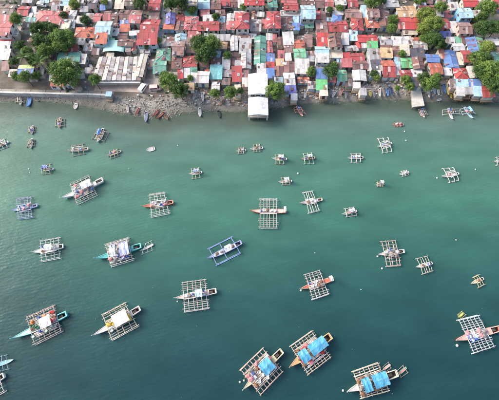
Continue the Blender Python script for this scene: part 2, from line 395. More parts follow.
def win_mesh(w_, h_, col):
    mb = MB()
    t = 0.09
    mb.box(-w_/2 - t, -0.06, -h_/2 - t, -w_/2, 0.02, h_/2 + t, col); mb.box(w_/2, -0.06, -h_/2 - t, w_/2 + t, 0.02, h_/2 + t, col)
    mb.box(-w_/2, -0.06, h_/2, w_/2, 0.02, h_/2 + t, col); mb.box(-w_/2, -0.1, -h_/2 - t, w_/2, 0.02, -h_/2, col)
    mb.box(-0.03, -0.05, -h_/2, 0.03, 0.02, h_/2, col)
    p = MB(); p.box(-w_/2 + 0.004, -0.035, -h_/2 + 0.004, w_/2 - 0.004, -0.01, h_/2 - 0.004, (0.03,0.03,0.03))
    return mb.mesh('window', M['frame']), p.mesh('pane', M['glass'])
WIN = [win_mesh(1.1, 1.0, rgb(225,222,214)), win_mesh(0.8, 0.9, rgb(120,84,60)), win_mesh(1.4, 1.0, rgb(200,205,205))]
def door_mesh(col):
    mb = MB(); mb.box(-0.45, -0.05, 0, 0.45, 0.02, 2.0, col); mb.box(-0.53, -0.03, 0, -0.452, 0.02, 2.08, mul(col, 0.6)); mb.box(0.452, -0.03, 0, 0.53, 0.02, 2.08, mul(col, 0.6)); mb.box(-0.45, -0.03, 2.002, 0.45, 0.02, 2.08, mul(col, 0.6))
    return mb.mesh('door', M['frame'])
DOORS = [door_mesh(rgb(*c)) for c in ((110,70,50), (150,150,150), (90,120,150), (200,195,185), (60,50,45))]
def house(x, y, w_, d_, kind, col, col2=None, h=None, rz=0.0, wear=0.25, wall=None, name='house', desc=None, zb=GZ, windows=True, rise=None, stilt=False):
    h = h or rnd.choice([2.7, 2.9, 3.1, 3.3, 3.6, 4.6, 5.4]); wear = wear * rnd.uniform(0.5, 1.4)
    cn, cc = PAL[col]; fade = lambda q: mix(mul(rgb(*q), 0.95), (.4, .37, .36), .09)
    c1 = fade(cc); c2 = fade(PAL[col2][1]) if col2 else c1
    wc = rgb(*(wall or rnd.choice(WALLC)))
    t = thing(name, 'x', 'shed' if name == 'shed' else 'house', (x, y, zb), rz)
    o = 0.32 if min(w_, d_) > 3 else 0.18                       # eaves
    X, Y = w_ / 2, d_ / 2; x0, y0 = X - o, Y - o
    wm, rm, cap = MB(), MB(), MB(); zlo = 0.0 if stilt else -0.3
    wm.box(-x0, -y0, zlo, x0, y0, h, wc, bottom=False)
    rs = rise if rise is not None else rnd.uniform(0.14, 0.3)
    capc = mul(c1, 0.85)
    th = 0.07
    if kind == 'x':
        r = rs * Y; e = h - 0.02; zr = e + r
        for sx in (-1, 1): wm.face([(sx*x0, -y0, h), (sx*x0, y0, h), (sx*x0, 0, e + r * (1 - o / Y) + 0.0)][::sx], wc)
        for k, (sy, c) in enumerate(((-1, c1), (1, c2))):
            q = [(-X, sy*Y, e), (X, sy*Y, e), (X, 0, zr), (-X, 0, zr)]
            if sy > 0: q = [q[1], q[0], q[3], q[2]]
            slope(rm, *q, c, wear)
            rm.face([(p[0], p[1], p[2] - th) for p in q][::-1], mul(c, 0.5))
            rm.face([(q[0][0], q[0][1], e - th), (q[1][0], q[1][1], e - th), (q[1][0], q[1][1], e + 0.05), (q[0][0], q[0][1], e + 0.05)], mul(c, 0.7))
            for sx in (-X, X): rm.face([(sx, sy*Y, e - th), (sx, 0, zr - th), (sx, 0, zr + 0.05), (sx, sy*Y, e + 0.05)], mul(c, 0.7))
        cap.rod((-X - 0.02, 0, zr + 0.05), (X + 0.02, 0, zr + 0.05), 0.13, capc, 6)
    elif kind == 'y':
        r = rs * X; e = h - 0.02; zr = e + r
        for sy in (-1, 1): wm.face([(-x0, sy*y0, h), (x0, sy*y0, h), (0, sy*y0, e + r * (1 - o / X))][::-sy], wc)
        for sx, c in ((-1, c1), (1, c2)):
            q = [(sx*X, Y, e), (sx*X, -Y, e), (0, -Y, zr), (0, Y, zr)]
            if sx > 0: q = [q[1], q[0], q[3], q[2]]
            slope(rm, *q, c, wear)
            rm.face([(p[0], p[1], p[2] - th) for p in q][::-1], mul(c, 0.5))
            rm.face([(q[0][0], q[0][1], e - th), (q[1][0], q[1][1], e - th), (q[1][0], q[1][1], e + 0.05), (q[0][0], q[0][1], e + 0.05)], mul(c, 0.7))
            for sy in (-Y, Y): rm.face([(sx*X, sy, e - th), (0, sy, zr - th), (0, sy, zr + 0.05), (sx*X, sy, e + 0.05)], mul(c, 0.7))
        cap.rod((0, -Y - 0.02, zr + 0.05), (0, Y + 0.02, zr + 0.05), 0.13, capc, 6)
    elif kind == 'h':
        m = min(X, Y); e = h - 0.02; zr = e + rs * 1.15 * m; rx, ry = X - m * 0.92, Y - m * 0.92
        rl, rr_ = (-rx, -ry if Y > X else 0), (rx, ry if Y > X else 0)
        if X >= Y: A, B_ = (-rx, 0, zr), (rx, 0, zr)
        else: A, B_ = (0, -ry, zr), (0, ry, zr)
        if X >= Y:
            qs = [[(-X,-Y,e),(X,-Y,e),B_,A], [(X,Y,e),(-X,Y,e),A,B_], [(X,-Y,e),(X,Y,e),B_,B_], [(-X,Y,e),(-X,-Y,e),A,A]]
        else:
            qs = [[(-X,-Y,e),(X,-Y,e),A,A], [(X,Y,e),(-X,Y,e),B_,B_], [(X,-Y,e),(X,Y,e),B_,A], [(-X,Y,e),(-X,-Y,e),A,B_]]
        for i, q in enumerate(qs):
            slope(rm, *q, c1 if i % 2 == 0 else c2, wear)
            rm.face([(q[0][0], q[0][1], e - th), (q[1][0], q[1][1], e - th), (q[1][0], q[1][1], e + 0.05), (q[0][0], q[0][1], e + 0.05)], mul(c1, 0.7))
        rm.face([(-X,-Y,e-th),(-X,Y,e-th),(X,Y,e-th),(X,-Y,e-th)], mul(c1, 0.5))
        cap.rod((A[0],A[1],A[2]+.04), (B_[0],B_[1],B_[2]+.04), 0.13, mul(c1, 1.15))
        for cx, cy in ((-X,-Y),(X,-Y),(X,Y),(-X,Y)):
            T = A if ((X >= Y and cx < 0) or (X < Y and cy < 0)) else B_
            cap.rod((cx, cy, e + 0.06), (T[0], T[1], T[2] + 0.04), 0.11, mul(c1, 1.12))
    elif kind == 's':
        e = h; r = rs * 0.6 * d_; q = [(-X,-Y,e),(X,-Y,e),(X,Y,e+r),(-X,Y,e+r)]
        f0, f1 = e + r * o / d_ - 0.03, e + r * (1 - o / d_) - 0.03
        wm = MB(); wm.v = []
        n = [(-x0,-y0,zlo),(x0,-y0,zlo),(x0,y0,zlo),(-x0,y0,zlo),(-x0,-y0,f0),(x0,-y0,f0),(x0,y0,f1),(-x0,y0,f1)]
        for f in ((0,1,5,4),(1,2,6,5),(2,3,7,6),(3,0,4,7),(4,5,6,7)): wm.face([n[i] for i in f], wc)
        slope(rm, *q, c1, wear)
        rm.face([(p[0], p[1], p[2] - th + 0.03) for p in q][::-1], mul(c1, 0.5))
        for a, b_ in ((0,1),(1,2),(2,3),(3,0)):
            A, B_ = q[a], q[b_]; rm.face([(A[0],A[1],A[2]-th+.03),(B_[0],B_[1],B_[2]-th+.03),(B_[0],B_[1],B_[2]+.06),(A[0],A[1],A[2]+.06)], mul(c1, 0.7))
    else:
        rm.box(-X, -Y, h + 0.004, X, Y, h + 0.18, c1)
        for a in ((-X,-Y,X,-Y+.18),(-X,Y-.18,X,Y),(-X,-Y+.18,-X+.18,Y-.18),(X-.18,-Y+.18,X,Y-.18)): rm.box(a[0],a[1],h+.182,a[2],a[3],h+.65,mul(wc, 1.05))
        for _ in range(3):
            px, py = rnd.uniform(-X*.6, X*.6), rnd.uniform(-Y*.6, Y*.6); rm.box(px, py, h+.184, px+rnd.uniform(.4,1), py+rnd.uniform(.4,1), h+rnd.uniform(.4,.9), rgb(*rnd.choice(WALLC)))
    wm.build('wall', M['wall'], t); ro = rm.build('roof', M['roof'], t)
    if cap.v: cap.build('ridge_cap', M['roof'], ro)
    if stilt:
        fl = MB(); fl.box(-X, -Y - .5, -.16, X, Y, -.004, rgb(140,120,100)); fl.build('floor', M['bamboo'], t)
        for ax in (-.9, -.3, .3, .9):
            for ay in (-1.0, 0, .9):
                pl = MB(); pl.rod((ax * X, ay * Y, -zb - .8), (ax * X, ay * Y, -.16), .1, rgb(110,95,80), 6); pl.build('stilt', M['bamboo'], t)
    if windows:
        wk = rnd.choice(WIN); storeys = 2 if h > 4.0 else 1
        for s in range(storeys):
            zc = (h - .8 if storeys == 1 else 1.45 + s * 2.3)
            n = int((2 * x0 - 0.8) / 1.9)
            for i in range(n):
                px = -x0 + (i + 0.5) * 2 * x0 / n
                if s == 0 and i == n // 2:
                    link('door', rnd.choice(DOORS), t, (px, -y0 - 0.004, 0.02)).scale = (1, 1, min(1, (h - .12) / 2.1)); continue
                wo = link('window', wk[0], t, (px, -y0 - 0.004, zc)); link('pane', wk[1], wo)
            sd = -1 if x > 0 else 1; n = int((2 * y0 - 0.8) / 2.4)
            for i in range(n):
                wo = link('window', wk[0], t, (sd * (x0 + 0.004), -y0 + (i + 0.5) * 2 * y0 / n, zc), sd * R(90)); link('pane', wk[1], wo)
    size = 'small ' if w_ * d_ < 16 else 'big ' if w_ * d_ > 75 else ''
    d = desc or (f"{size}{cn} shed" if name == 'shed' else f"{size}{cn} {RK[kind]} house" if not col2 else f"{cn} and {PAL[col2][0]} {RK[kind]} house")
    reg(t, d, x, y, f"{cn} roof")
    OCC.append((x, y, w_ / 2, d_ / 2))
    return t
OCC = []

# roof outlines surveyed in the photograph: x0, y0, x1, y1, roof kind, colour [, second colour, height]
H = """-3 4 14 14 x B|18 6 29 15 x R|-2 15 12 20.5 s P|-3 21 11 35 x P|-2 36 12 41 s K|-2 42 10 49 s W|-2 50 10 59 s W|
31 7 36 12 s W|34 12 39.5 16 x W|27 13 32 17 s W|36 10.5 67 24 h P|28 18 35 22.5 s Q|22.5 23 29.5 30 s B|12.5 31.5 18 36 f W|
50 -1 59 5 x M|60 -2 69 5 x S|40 -2 49 2 x S|22 -2 32 2 s G|69 10 76 15.5 h W|68 16 74 20 s W|60 20 70 29 f C|71 19.5 74.5 27.5 y W|75 27 95 37 h O|80 6.5 88 11 s G|
88 0 97 8 x D|94 13 101 21.5 x P|96 21 111 33.5 x S|96 34.3 107 43 s O|100 5 105 9.5 s L|115 0 124 8 s C|125 -2 134 5 x B|103 15 110 20 s P|
111 12.5 118 22 x M|119 9.5 129.5 20 x M|130 10 141.5 22.5 x P E|120 25 129.5 31 s O|110 29 119 35 s W|118 33 127 38 x M|129.5 31 140 34.5 s W|141 19 159 32.5 x R|
137 33.5 157 44 s R|149 -1 160 9.5 x R|149 12 159 18.5 x E|107 38.5 114 44 s N|118 39 133 45 x M|132.5 40.5 136 50 y P|
166 13 175 23.5 y V|163.5 24 174 28.5 s O|175.5 14 184 20 x R|175.5 21.5 184 30 y M|184.5 16 198 29 h P|186 -2 197 5 f C|175 33.8 186 40.5 y S|188 31 200.5 38 s P|186.5 38.5 197.5 52 s E|
173 41 184 54.5 x E|172 55.5 181.5 68 x M|181.5 55.5 197 66 h R|156.5 48 170 60 h T|153.5 60.3 166 73 x T|198.5 -1 209.5 8 x S|
210 0 220.5 8.5 x M|221 -1 230 5 x R|231 -1 240 6.5 x M|203 15.5 213 21 s W|197.5 21 219 30 x R|219.5 22.5 226 30 y M|226.5 22 235 29 s P|227 13.5 234 21.5 y W|235.5 12 249 28 h R|
238 -1 244.5 7 s W|244.5 -2 264 4.5 x K|217 35 230 40 s G|230.5 35.5 237.5 50 y W|238 32.5 250 39.8 x E|239.5 40 251 53 s G|241 53.2 251 68 y G|
268 -2 277 7 y T|281 -2 297 2 x P|284 3 298 9.5 x R|267 11 280.5 27.5 h R|250.5 19 261 30.5 x G|261.5 20 267 28 s P|252 11 257 18.5 y M|257.5 12 264 16 s W|281.5 16 292.5 29 h M|
293 16.5 298.5 23 s S|292.5 23.3 299.5 29.5 s L|281 11 300 15.8 f G|254.5 36 266 64 y T|249 33.8 256 38 s W|266.3 33.8 272.3 39.5 s W|266.5 40 272.3 52 y P|283 33.5 293.5 44 s W|
273 35 276.5 41 s P|276.8 36.5 282.5 44.5 x M|284 44.5 293.8 52 x E|294 39.5 304.5 48 x O|294 48.3 305.5 57 x N|266.3 54 274.3 61 s L|266.3 62.5 274.3 69 s K|267 69.3 274.3 77.5 s L|276 59 284 65.5 s Y|
275 66 283.5 75.5 y M|284.3 61.5 294.3 71.8 y M|284 72.3 294.7 86 x W|285 86.3 296 93.8 s V|291 94.5 297 100 s W|295 59.5 309 73 s W|278 51.5 284 59 s P|285 53.5 291 60 s W|257 64.5 265.8 73 s W|
301 5 315 18 x S|299.8 17 304.3 25 s L|305 20 313.5 27 x T|315.5 11 325.5 19 y K E|316 19.5 327 32 x E|327.3 22 336.5 31 x R|336.8 20.5 347 31 x R|333 11 343 14 s W|333 14.3 341.5 22 h L|335 -2 346 4.5 s W|
345.5 9 361.5 17 x E|302 -2 313.5 6 x M|315 -2 324 7 x M|325 -1 333 7 x P|317 34 328.3 46 s K|329 34 341.5 47 y M|342 34 348.5 44 s W|352 18 363 29.5 h R|349.5 30.5 357.5 40 s S|
361.8 7 367 17 s S|367.5 7 379 16.5 x E|379.3 9.5 390 26 y M|366 17 379 27 h O|348 -1 357.5 6 x R|385 -2 398 7.5 f G|397 5.5 416 16.3 x Y|397.5 17 418 28.5 x K|419.5 5 435 10.6 x P|420.5 11 433.5 16.3 s O|
358 34.5 377 41.5 x K|356.3 38 361.5 47.5 y K|361.8 42 367 47 s W|367.3 42 377.5 48.3 s F|380 36.3 391 44.8 x G|381 45 391.3 48 s M|381 48.3 392.3 57 s Y|391.6 37.5 401 45 s W|392.8 46 400 56 x E|
382 60 394.3 76.5 x R O|394.5 57.5 400 64.8 s S|395 65.5 401 74.5 y W|367.8 49 380 55 s G|368 55.3 381 60 s G|371.5 60.3 381 70.5 s D|367.5 60.3 371.3 70 s W|
350.3 52.8 364 60 x R|352.5 60.5 367 68.5 x M|353 70 366 80 y W|342.2 53 350 58 s K|342 58.8 352 66.5 s P|329.8 48 341.8 58 f C|337 58.5 342 63 s S|316 54.3 328.5 61.8 s W|316.3 62 328 69 s G|316.3 69.4 327.5 78 s L|315.3 46.3 328.5 54 x S|304.8 34 312 46 x E|
316 80 327 90 s F|320 90.5 327.5 95.5 s C|308 82 315.5 88.5 s G|337 69.5 346.5 80 x N|353 83 360 88 s W|
440.5 18 449 28 x R|444.5 11 451 17 s P|437 11 443.5 16 s W|463 -2 478 6 x K|479 -2 487.5 5 s W|494 -2 504 8 x R|459.5 7.5 472 17 x S|458.5 22 471 33 x E|449.5 22 457.5 32 s W|
440 32 450.5 37 s V|413.5 41 427 48.5 x G|410.5 49 424 57 s D|413 57.3 423.5 68.5 y M|401.3 57.3 413.3 67 x F|426.5 54 439 61.5 x L|430 63 442 73.5 x O|439.5 49 444 58 s O|444.3 50.5 457 67.5 y L|
468 37.5 485 52.5 y L N|455.5 37 461.5 42 s N|462 36.5 467 43 s M|453.5 43 464 50 x W|462.5 50 471.8 61.5 x R|472.5 53 477.5 59.5 s W|457.8 53 462 64 s C|455 68 467.5 78 h K|468 67 474.5 77 s W|
487 37 499 44.5 x W|490.5 52 502 62 x N|456 80 468 87.5 s S|468.5 80 480.5 87 s L|456.3 88 464 95.5 s W|464.3 88 472.8 94 s G|473.2 87.5 481 96 s S|481.3 86 493 97 x R|
412 69.5 422.5 76.5 s W|400.5 70 411.5 78 x R|411 78 421 86.5 s D|58 52 80 61 x T|80.5 55 86 63 s W|18 64.5 33.5 74 x L A|178 68 183 78 s K|183.3 67 190 77 s W|190.3 66 197 73 s T|190.5 73.4 197 82 s W|
197.3 71 209 82 x W|199.5 58 209 66.5 x M|211 57.5 221 65.5 x M|210 66 222 78.5 s Q|222.3 58 230 68 s W|222.5 69 231.3 76 x G|230.5 57.5 240 64 x M|232 67 242 81 s R|235 61 240.5 66 s G|212 82 219.5 90 x W|235 86 240.5 95 s C|184 84 194 90 s Y|
106 92 111.5 96 s S|204 33.8 216 38 s G|210 41 217 48 s C|218 42 227 48 s Y|140.5 46 150 52 s G|2 62 9 70 s E|9 70 17 76 s C|34 66 44 74 s C|429 38 438 45 s B|336 63 341.5 68 s E|360 89 366 95 s G|222 78.5 230 84 s B|
84 44 92 50 s G|112 22 118 28 x E|400 46 409 55 s C|403 29.5 417 34 s C|474 30 483 36 s G|450 80 455 88 s B|489 45 499 51 s B|242 69 248.5 77 s E|242.5 78 248.5 86 s W|346 80 352 86 s B|401 36 412 44 x W"""
items = []
for it in H.replace('\n', '').split('|'):
    f = it.split()
    if len(f) < 6: continue
    items.append((tuple(map(float, f[:4])), f[4], f[5], f[6] if len(f) > 6 else None))
for (a, b, c, d), k, col, col2 in items:
    big = (c - a) * (d - b)
    h = rnd.uniform(1.8, 2.4) if big < 90 else rnd.choice([2.2, 2.4, 2.6, 2.9, 4.2]) + rnd.uniform(-.1, .1)
    if b < 92 and (a, b) in ((459.5, 7.5), (301, 5), (186, -2), (235.5, 12), (267, 11)): h = 4.8
    if b > 78: h = min(h, 2.0)
    zt = GZ + h + 0.3
    p0 = at((a + c) / 2, d, zt); p1 = at((a + c) / 2, b, zt); pm = at((a + c) / 2, (b + d) / 2, zt)
    w_ = (c - a) / FPX * (pm - Vector((0, 0, CAM_H))).dot(Vector((0, CD, -SD)))
    dd = p1.y - p0.y
    zb = GZ
    stilt = p0.y < land_y(pm.x) - .3
    wall = {(459.5, 7.5): (130,180,220), (163.5, 24): (140,180,215), (-3, 21): (230,228,222), (-3, 4): (222,216,200)}.get((a, b))
    wear = 0.42 if col in 'MEBG' else 0.13 if col in 'WSQ' else 0.24
    house(pm.x, (p0.y + p1.y) / 2, w_ + 0.3, dd + 0.35, k, col, col2, h, R(rnd.uniform(-3.5, 3.5)) if big > 60 else R(rnd.uniform(-6, 6)), wear, wall, zb=zb + (.25 if stilt else 0), stilt=stilt)

# landmarks used in labels
def lm(name, px, py, r): p = at(px, py, GZ); LANDMARKS.append((name, p.x, p.y, r))
lm('the white pier hall', 258, 90, 22); lm('the long white market hall', 117, 68, 26); lm('the grey side jetty', 418, 96, 20); lm('the pale lane', 160, 50, 12); lm('the pale lane', 166, 15, 12)

# ------------------------------------------------------------------ market hall with white roof bays
def bay_hall():
    z = GZ + 2.7
    P = lambda px, py, zz=z: at(px, py, zz)
    root = thing('market_hall', 'long hall with five pale ribbed roof bays beside the lane', 'hall', at(117, 80, GZ)); b0 = root.location
    xs_top = [99, 107.5, 116, 124.5, 133]; xs_bot = [91, 101, 111, 121, 131]
    wd = 9.6
    for i in range(5):
        a = P(xs_top[i], 57); b_ = P(xs_bot[i], 80.5)
        mb = MB()
        wt = 8.4 / FPX * 150; wb = 9.8 / FPX * 142
        L0 = Vector((a.x, a.y, z)); R0 = Vector((a.x + wt, a.y, z)); L1 = Vector((b_.x, b_.y, z)); R1 = Vector((b_.x + wb, b_.y, z))
        up = Vector((0, 0, 0.3)); g = Vector((0.14, 0, 0))
        Cm0 = (L0 + R0) / 2 + up; Cm1 = (L1 + R1) / 2 + up
        sh = lambda p: p - b0
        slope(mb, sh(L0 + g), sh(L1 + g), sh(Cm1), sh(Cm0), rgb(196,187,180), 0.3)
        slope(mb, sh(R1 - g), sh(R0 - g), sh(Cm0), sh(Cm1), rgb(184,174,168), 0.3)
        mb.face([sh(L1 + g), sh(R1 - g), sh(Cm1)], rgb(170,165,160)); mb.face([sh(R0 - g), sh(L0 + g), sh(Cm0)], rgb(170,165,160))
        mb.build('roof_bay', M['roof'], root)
        mb = MB(); mb.rod(sh(Cm0) + Vector((0,0,.05)), sh(Cm1) + Vector((0,0,.05)), 0.1, rgb(190,182,176)); mb.build('ridge_cap', M['roof'], root)
        mb = MB(); mb.rod(sh(R0) - Vector((0,0,.08)), sh(R1) - Vector((0,0,.08)), 0.22, rgb(80,70,64)); mb.build('gutter', M['roof'], root)
    mb = MB(); a = P(91.5, 80, z); c = P(140, 80, z); t = P(99.5, 57.5, z); t2 = P(140.5, 57.5, z)
    q = [a - b0, c - b0, t2 - b0, t - b0]
    for i in range(4):
        A, B_ = q[i], q[(i + 1) % 4]
        mb.face([(A.x, A.y, 0), (B_.x, B_.y, 0), (B_.x, B_.y, 2.55), (A.x, A.y, 2.55)], rgb(190,184,176))
    mb.build('wall', M['wall'], root)
    n = 9
    for i in range(n):
        px = q[0].x + (i + 0.5) * (q[1].x - q[0].x) / n
        wo = link('window', WIN[2][0], root, (px, q[0].y - 0.02, 1.45)); link('pane', WIN[2][1], wo)
        mb = MB(); mb.box(px - 1.05, q[0].y - 1.1, 2.2, px + 1.05, q[0].y - 0.03, 2.28, rgb(205,200,195)); mb.build('canopy', M['frame'], root)
    OCC.append(((a.x + c.x) / 2, (a.y + t.y) / 2, (c.x - a.x) / 2 + 1, (t.y - a.y) / 2 + 1.5))
    TOWN.append(dict(o={}, d='market', x=(a.x + c.x) / 2, y=(a.y + t.y) / 2, n='ribbed market hall'))
bay_hall()
# side wing along the lane, pale long roof
pa, pb = at(144, 54, GZ + 3), at(139, 77, GZ + 3)
house((pa.x + pb.x) / 2, (pa.y + pb.y) / 2, 3.2, pa.y - pb.y, 'y', 'C', None, 3.0, R(-4), 0.15)
# vaulted canopy
def vault():
    c = at(116, 51, GZ); w_, d_ = 9.2, 6.0
    t = thing('vaulted_canopy', 'pale teal arched canopy behind the ribbed market hall', 'canopy', c)
    mb = MB(); n = 10; w_ = 8.6
    for i in range(n):
        a0, a1 = math.pi * i / n, math.pi * (i + 1) / n
        p = lambda a, y: (-math.cos(a) * w_ / 2, y, 2.1 + math.sin(a) * .8)
        mb.face([p(a0, -d_/2), p(a1, -d_/2), p(a1, d_/2), p(a0, d_/2)], mul(rgb(176,214,206), rnd.uniform(.9, 1.05)))
        mb.face([(q[0], q[1], q[2] - .06) for q in (p(a0, d_/2), p(a1, d_/2), p(a1, -d_/2), p(a0, -d_/2))], rgb(120,150,145))
    mb.build('roof', M['tarp'], t)
    for x in (-w_/2, 0, w_/2):
        for y in (-d_/2 + .2, d_/2 - .2):
            mb = MB(); mb.rod((x, y, 0), (x, y, 2.1 if x else 2.85), 0.08, rgb(150,150,150)); mb.build('post', M['frame'], t)
    OCC.append((c.x, c.y, w_/2, d_/2))
vault()

# ------------------------------------------------------------------ pier hall and jetties
def pier():
    c = at(258, 106, 1.5); root = thing('pier', 'concrete pier on piles carrying the white hall', 'pier', (c.x, 0, 0))
    y1 = at(258, 94, 1.5).y; y0 = at(258, 117.5, 1.5).y
    mb = MB(); mb.box(-3.9, y0, 1.1, 3.9, y1, 1.75, rgb(168,162,152)); mb.build('deck', M['concrete'], root)
    for sx in (-3.4, 0, 3.4):
        for i in range(4):
            y = y0 + 0.5 + i * (y1 - y0 - 1) / 3
            mb = MB(); mb.rod((sx, y, -2.5), (sx, y, 1.1), 0.22, rgb(120,115,105), 8); mb.build('pile', M['concrete'], root)
pier()
def pier_hall():
    z = 1.75 + 4.2; cx = at(258, 90, z).x
    ya, yb, yc, yd = at(258, 73, z + .8).y, at(258, 93.5, z + .8).y, at(258, 97, z - .4).y, at(258, 114.5, z - .4).y
    root = thing('pier_hall', 'long white roofed hall in two sections running out over the pier', 'hall', (cx, yd, 1.75))
    Wd = 3.7; wht = rgb(232,232,230)
    def roof(y0, y1, e, nm):
        mb = MB(); r = 0.7
        slope(mb, (-Wd, y1, e), (-Wd, y0, e), (0, y0, e + r), (0, y1, e + r), wht, 0.02)
        slope(mb, (Wd, y0, e), (Wd, y1, e), (0, y1, e + r), (0, y0, e + r), wht, 0.02)
        for sx in (-1, 1):
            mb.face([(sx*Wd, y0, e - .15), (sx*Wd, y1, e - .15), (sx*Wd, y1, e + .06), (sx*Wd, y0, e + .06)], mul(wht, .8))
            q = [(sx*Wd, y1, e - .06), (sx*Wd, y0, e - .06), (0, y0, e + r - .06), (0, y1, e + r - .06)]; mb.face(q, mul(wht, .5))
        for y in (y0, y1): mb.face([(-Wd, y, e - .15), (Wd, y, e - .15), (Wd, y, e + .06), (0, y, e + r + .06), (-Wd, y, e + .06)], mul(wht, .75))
        mb.build(nm, M['roof'], root)
    roof(yb - yd, ya - yd, 4.4, 'roof'); roof(0, yc - yd, 3.3, 'roof')
    mb = MB(); mb.box(-3.4, yb - yd + .35, 0, 3.4, ya - yd - .3, 4.25, rgb(214,210,204)); mb.build('wall', M['wall'], root)
    mb = MB(); mb.box(-3.2, yc - yd + .05, 0, 3.2, yb - yd + .3, 3.0, rgb(200,196,190)); mb.build('link_wall', M['wall'], root)
    for i in range(3):
        wo = link('window', WIN[2][0], root, (-2 + 2 * i, yb - yd + .34, 3.6)); link('pane', WIN[2][1], wo)
    n = 4
    for sx in (-3.35, 3.35):
        for i in range(n):
            y = 0.35 + i * (yc - yd - .7) / (n - 1); mb = MB(); mb.box(sx - .15, y - .15, 0, sx + .15, y + .15, 3.25, rgb(228,226,222)); mb.build('column', M['wall'], root)
    for i in range(5):
        sd = 1; y = yb - yd + 1 + i * (ya - yb - 1.5) / 4.2
        for sx in (-1, 1):
            wo = link('window', WIN[0][0], root, (sx * 3.404, y, 2.2), sx * R(90)); link('pane', WIN[0][1], wo)
    OCC.append((cx, (ya + yb) / 2, 4.2, (ya - yb) / 2 + 1)); TOWN.append(dict(o={}, d='pier hall', x=cx, y=(ya + yb) / 2, n='white pier hall'))
pier_hall()
OCC.append((at(126, 86, GZ).x, at(126, 86.5, GZ).y, 16, 4.2))
def jetty():
    q = [at(412.5, 107, 1.9), at(424.5, 105.5, 1.9), at(420.5, 87, 1.9), at(410.5, 88, 1.9)]
    c = (q[0] + q[1]) / 2; root = thing('jetty', 'short pale concrete jetty on the right part of the shore', 'jetty', (c.x, c.y, 0))
    mb = MB(); L_ = [Vector((p.x - c.x, p.y - c.y, 0)) for p in q]
    mb.face([(p.x, p.y, 1.9) for p in L_], rgb(206,200,190)); mb.face([(p.x, p.y, 1.3) for p in L_][::-1], rgb(110,105,98))
    for i in range(4):
        A, B_ = L_[i], L_[(i + 1) % 4]; mb.face([(A.x, A.y, 1.3), (B_.x, B_.y, 1.3), (B_.x, B_.y, 1.9), (A.x, A.y, 1.9)], rgb(150,145,138))
    mb.build('deck', M['concrete'], root)
    for a in (.1, .5, .9):
        for b_ in (.06, .5, .94):
            p = (L_[0] * (1 - a) + L_[1] * a) * (1 - b_) + (L_[3] * (1 - a) + L_[2] * a) * b_
            mb = MB(); mb.rod((p.x, p.y, -2.2), (p.x, p.y, 1.3), .18, rgb(100,96,88), 8); mb.build('pile', M['concrete'], root)
jetty()
# stilts under the sheds that stand over the water's edge on the right
# ------------------------------------------------------------------ trees
TREE_COL = {'dark': ((48,78,40), (94,124,64)), 'green': ((66,98,44), (132,160,80)), 'yellow': ((80,108,44), (160,174,88))}
def crown_mesh(tone, seed, nclump=66, per=105, R0=1.0):
    rr = random.Random(seed); mb = MB(); lo, hi = (rgb(*c) for c in TREE_COL[tone])
    for k in range(nclump):
        th = rr.uniform(0, 2 * math.pi); zc = rr.uniform(-0.35, 1.0); rad = math.sqrt(max(0, 1 - max(0, zc) ** 2)) * rr.uniform(0.25, 0.9)
        c = Vector((math.cos(th) * rad, math.sin(th) * rad, zc * 0.58)); cr = rr.uniform(0.17, 0.32); tint = rr.uniform(0, 1)
        for i in range(per):
            d = Vector((rr.gauss(0, 1), rr.gauss(0, 1), rr.gauss(0, 1) + 0.35)).normalized()
            p = c + d * cr * rr.uniform(0.6, 1.05) * Vector((1, 1, 0.8)).length / 1.6
            nrm = (d + Vector((rr.gauss(0, .45), rr.gauss(0, .45), rr.gauss(0, .45)))).normalized()
            u = nrm.orthogonal().normalized(); u.rotate(__import__('mathutils').Quaternion(nrm, rr.uniform(0, 6.28))); v = nrm.cross(u)
            s = rr.uniform(0.032, 0.07); col = mul(mix(lo, hi, clamp01(tint * 0.7 + rr.uniform(-.15, .45))), rr.uniform(.8, 1.2))
            mb.face([p - u * s, p - v * s * .5 + nrm * s * .15, p + u * s, p + v * s * .5 + nrm * s * .15], col)
    return mb.mesh('crown', M['leaf'])
def trunk_mesh(seed):
    rr = random.Random(seed); mb = MB(); bc = rgb(96,80,64)
    mb.rod((0,0,-1.3), (0.02,0.01,-0.55), 0.055, bc, 7, 0.04)
    for i in range(6):
        a = i * 1.05 + rr.uniform(-.3, .3); q = Vector((math.cos(a) * .35, math.sin(a) * .35, rr.uniform(-.1, .2)))
        mb.rod((0.02, 0.01, -0.56), q, 0.032, bc, 5, 0.016); mb.rod(q, q * 1.75 + Vector((0, 0, .12)), 0.016, bc, 4, 0.006)
    return mb.mesh('trunk', M['bark'])
CROWN = {t: [crown_mesh(t, 11 * i + 5) for i in range(3)] for t in TREE_COL}
TRUNK = [trunk_mesh(s) for s in range(3)]
SHADE = {'dark': 'dark green', 'green': 'mid green', 'yellow': 'yellow green'}
def tree(px, py, r, tone):
    zc = GZ + (3.0 if r < 6 else 5.0)
    p = at(px, py, zc); Z = (p - Vector((0, 0, CAM_H))).dot(Vector((0, CD, -SD))); rad = r * 1.14 / FPX * Z
    t = thing('tree', 'x', 'tree', (p.x, p.y, GZ), rnd.uniform(0, 6.28))
    sc = (rad * rnd.uniform(.95, 1.08), rad * rnd.uniform(.95, 1.08), rad * rnd.uniform(.85, 1.05))
    hz = max(zc - GZ, rad * 0.75)
    k = rnd.randrange(3)
    c = link('crown', CROWN[tone][k], t, (0, 0, hz)); c.scale = sc
    u = link('trunk', TRUNK[k], t, (0, 0, hz)); u.scale = (sc[0], sc[1], hz / 1.25)
    sz = 'small' if r < 5.5 else 'broad' if r > 9.5 else 'middling'
    reg(t, f"{sz} {SHADE[tone]} tree", p.x, p.y, f"{SHADE[tone]} tree")
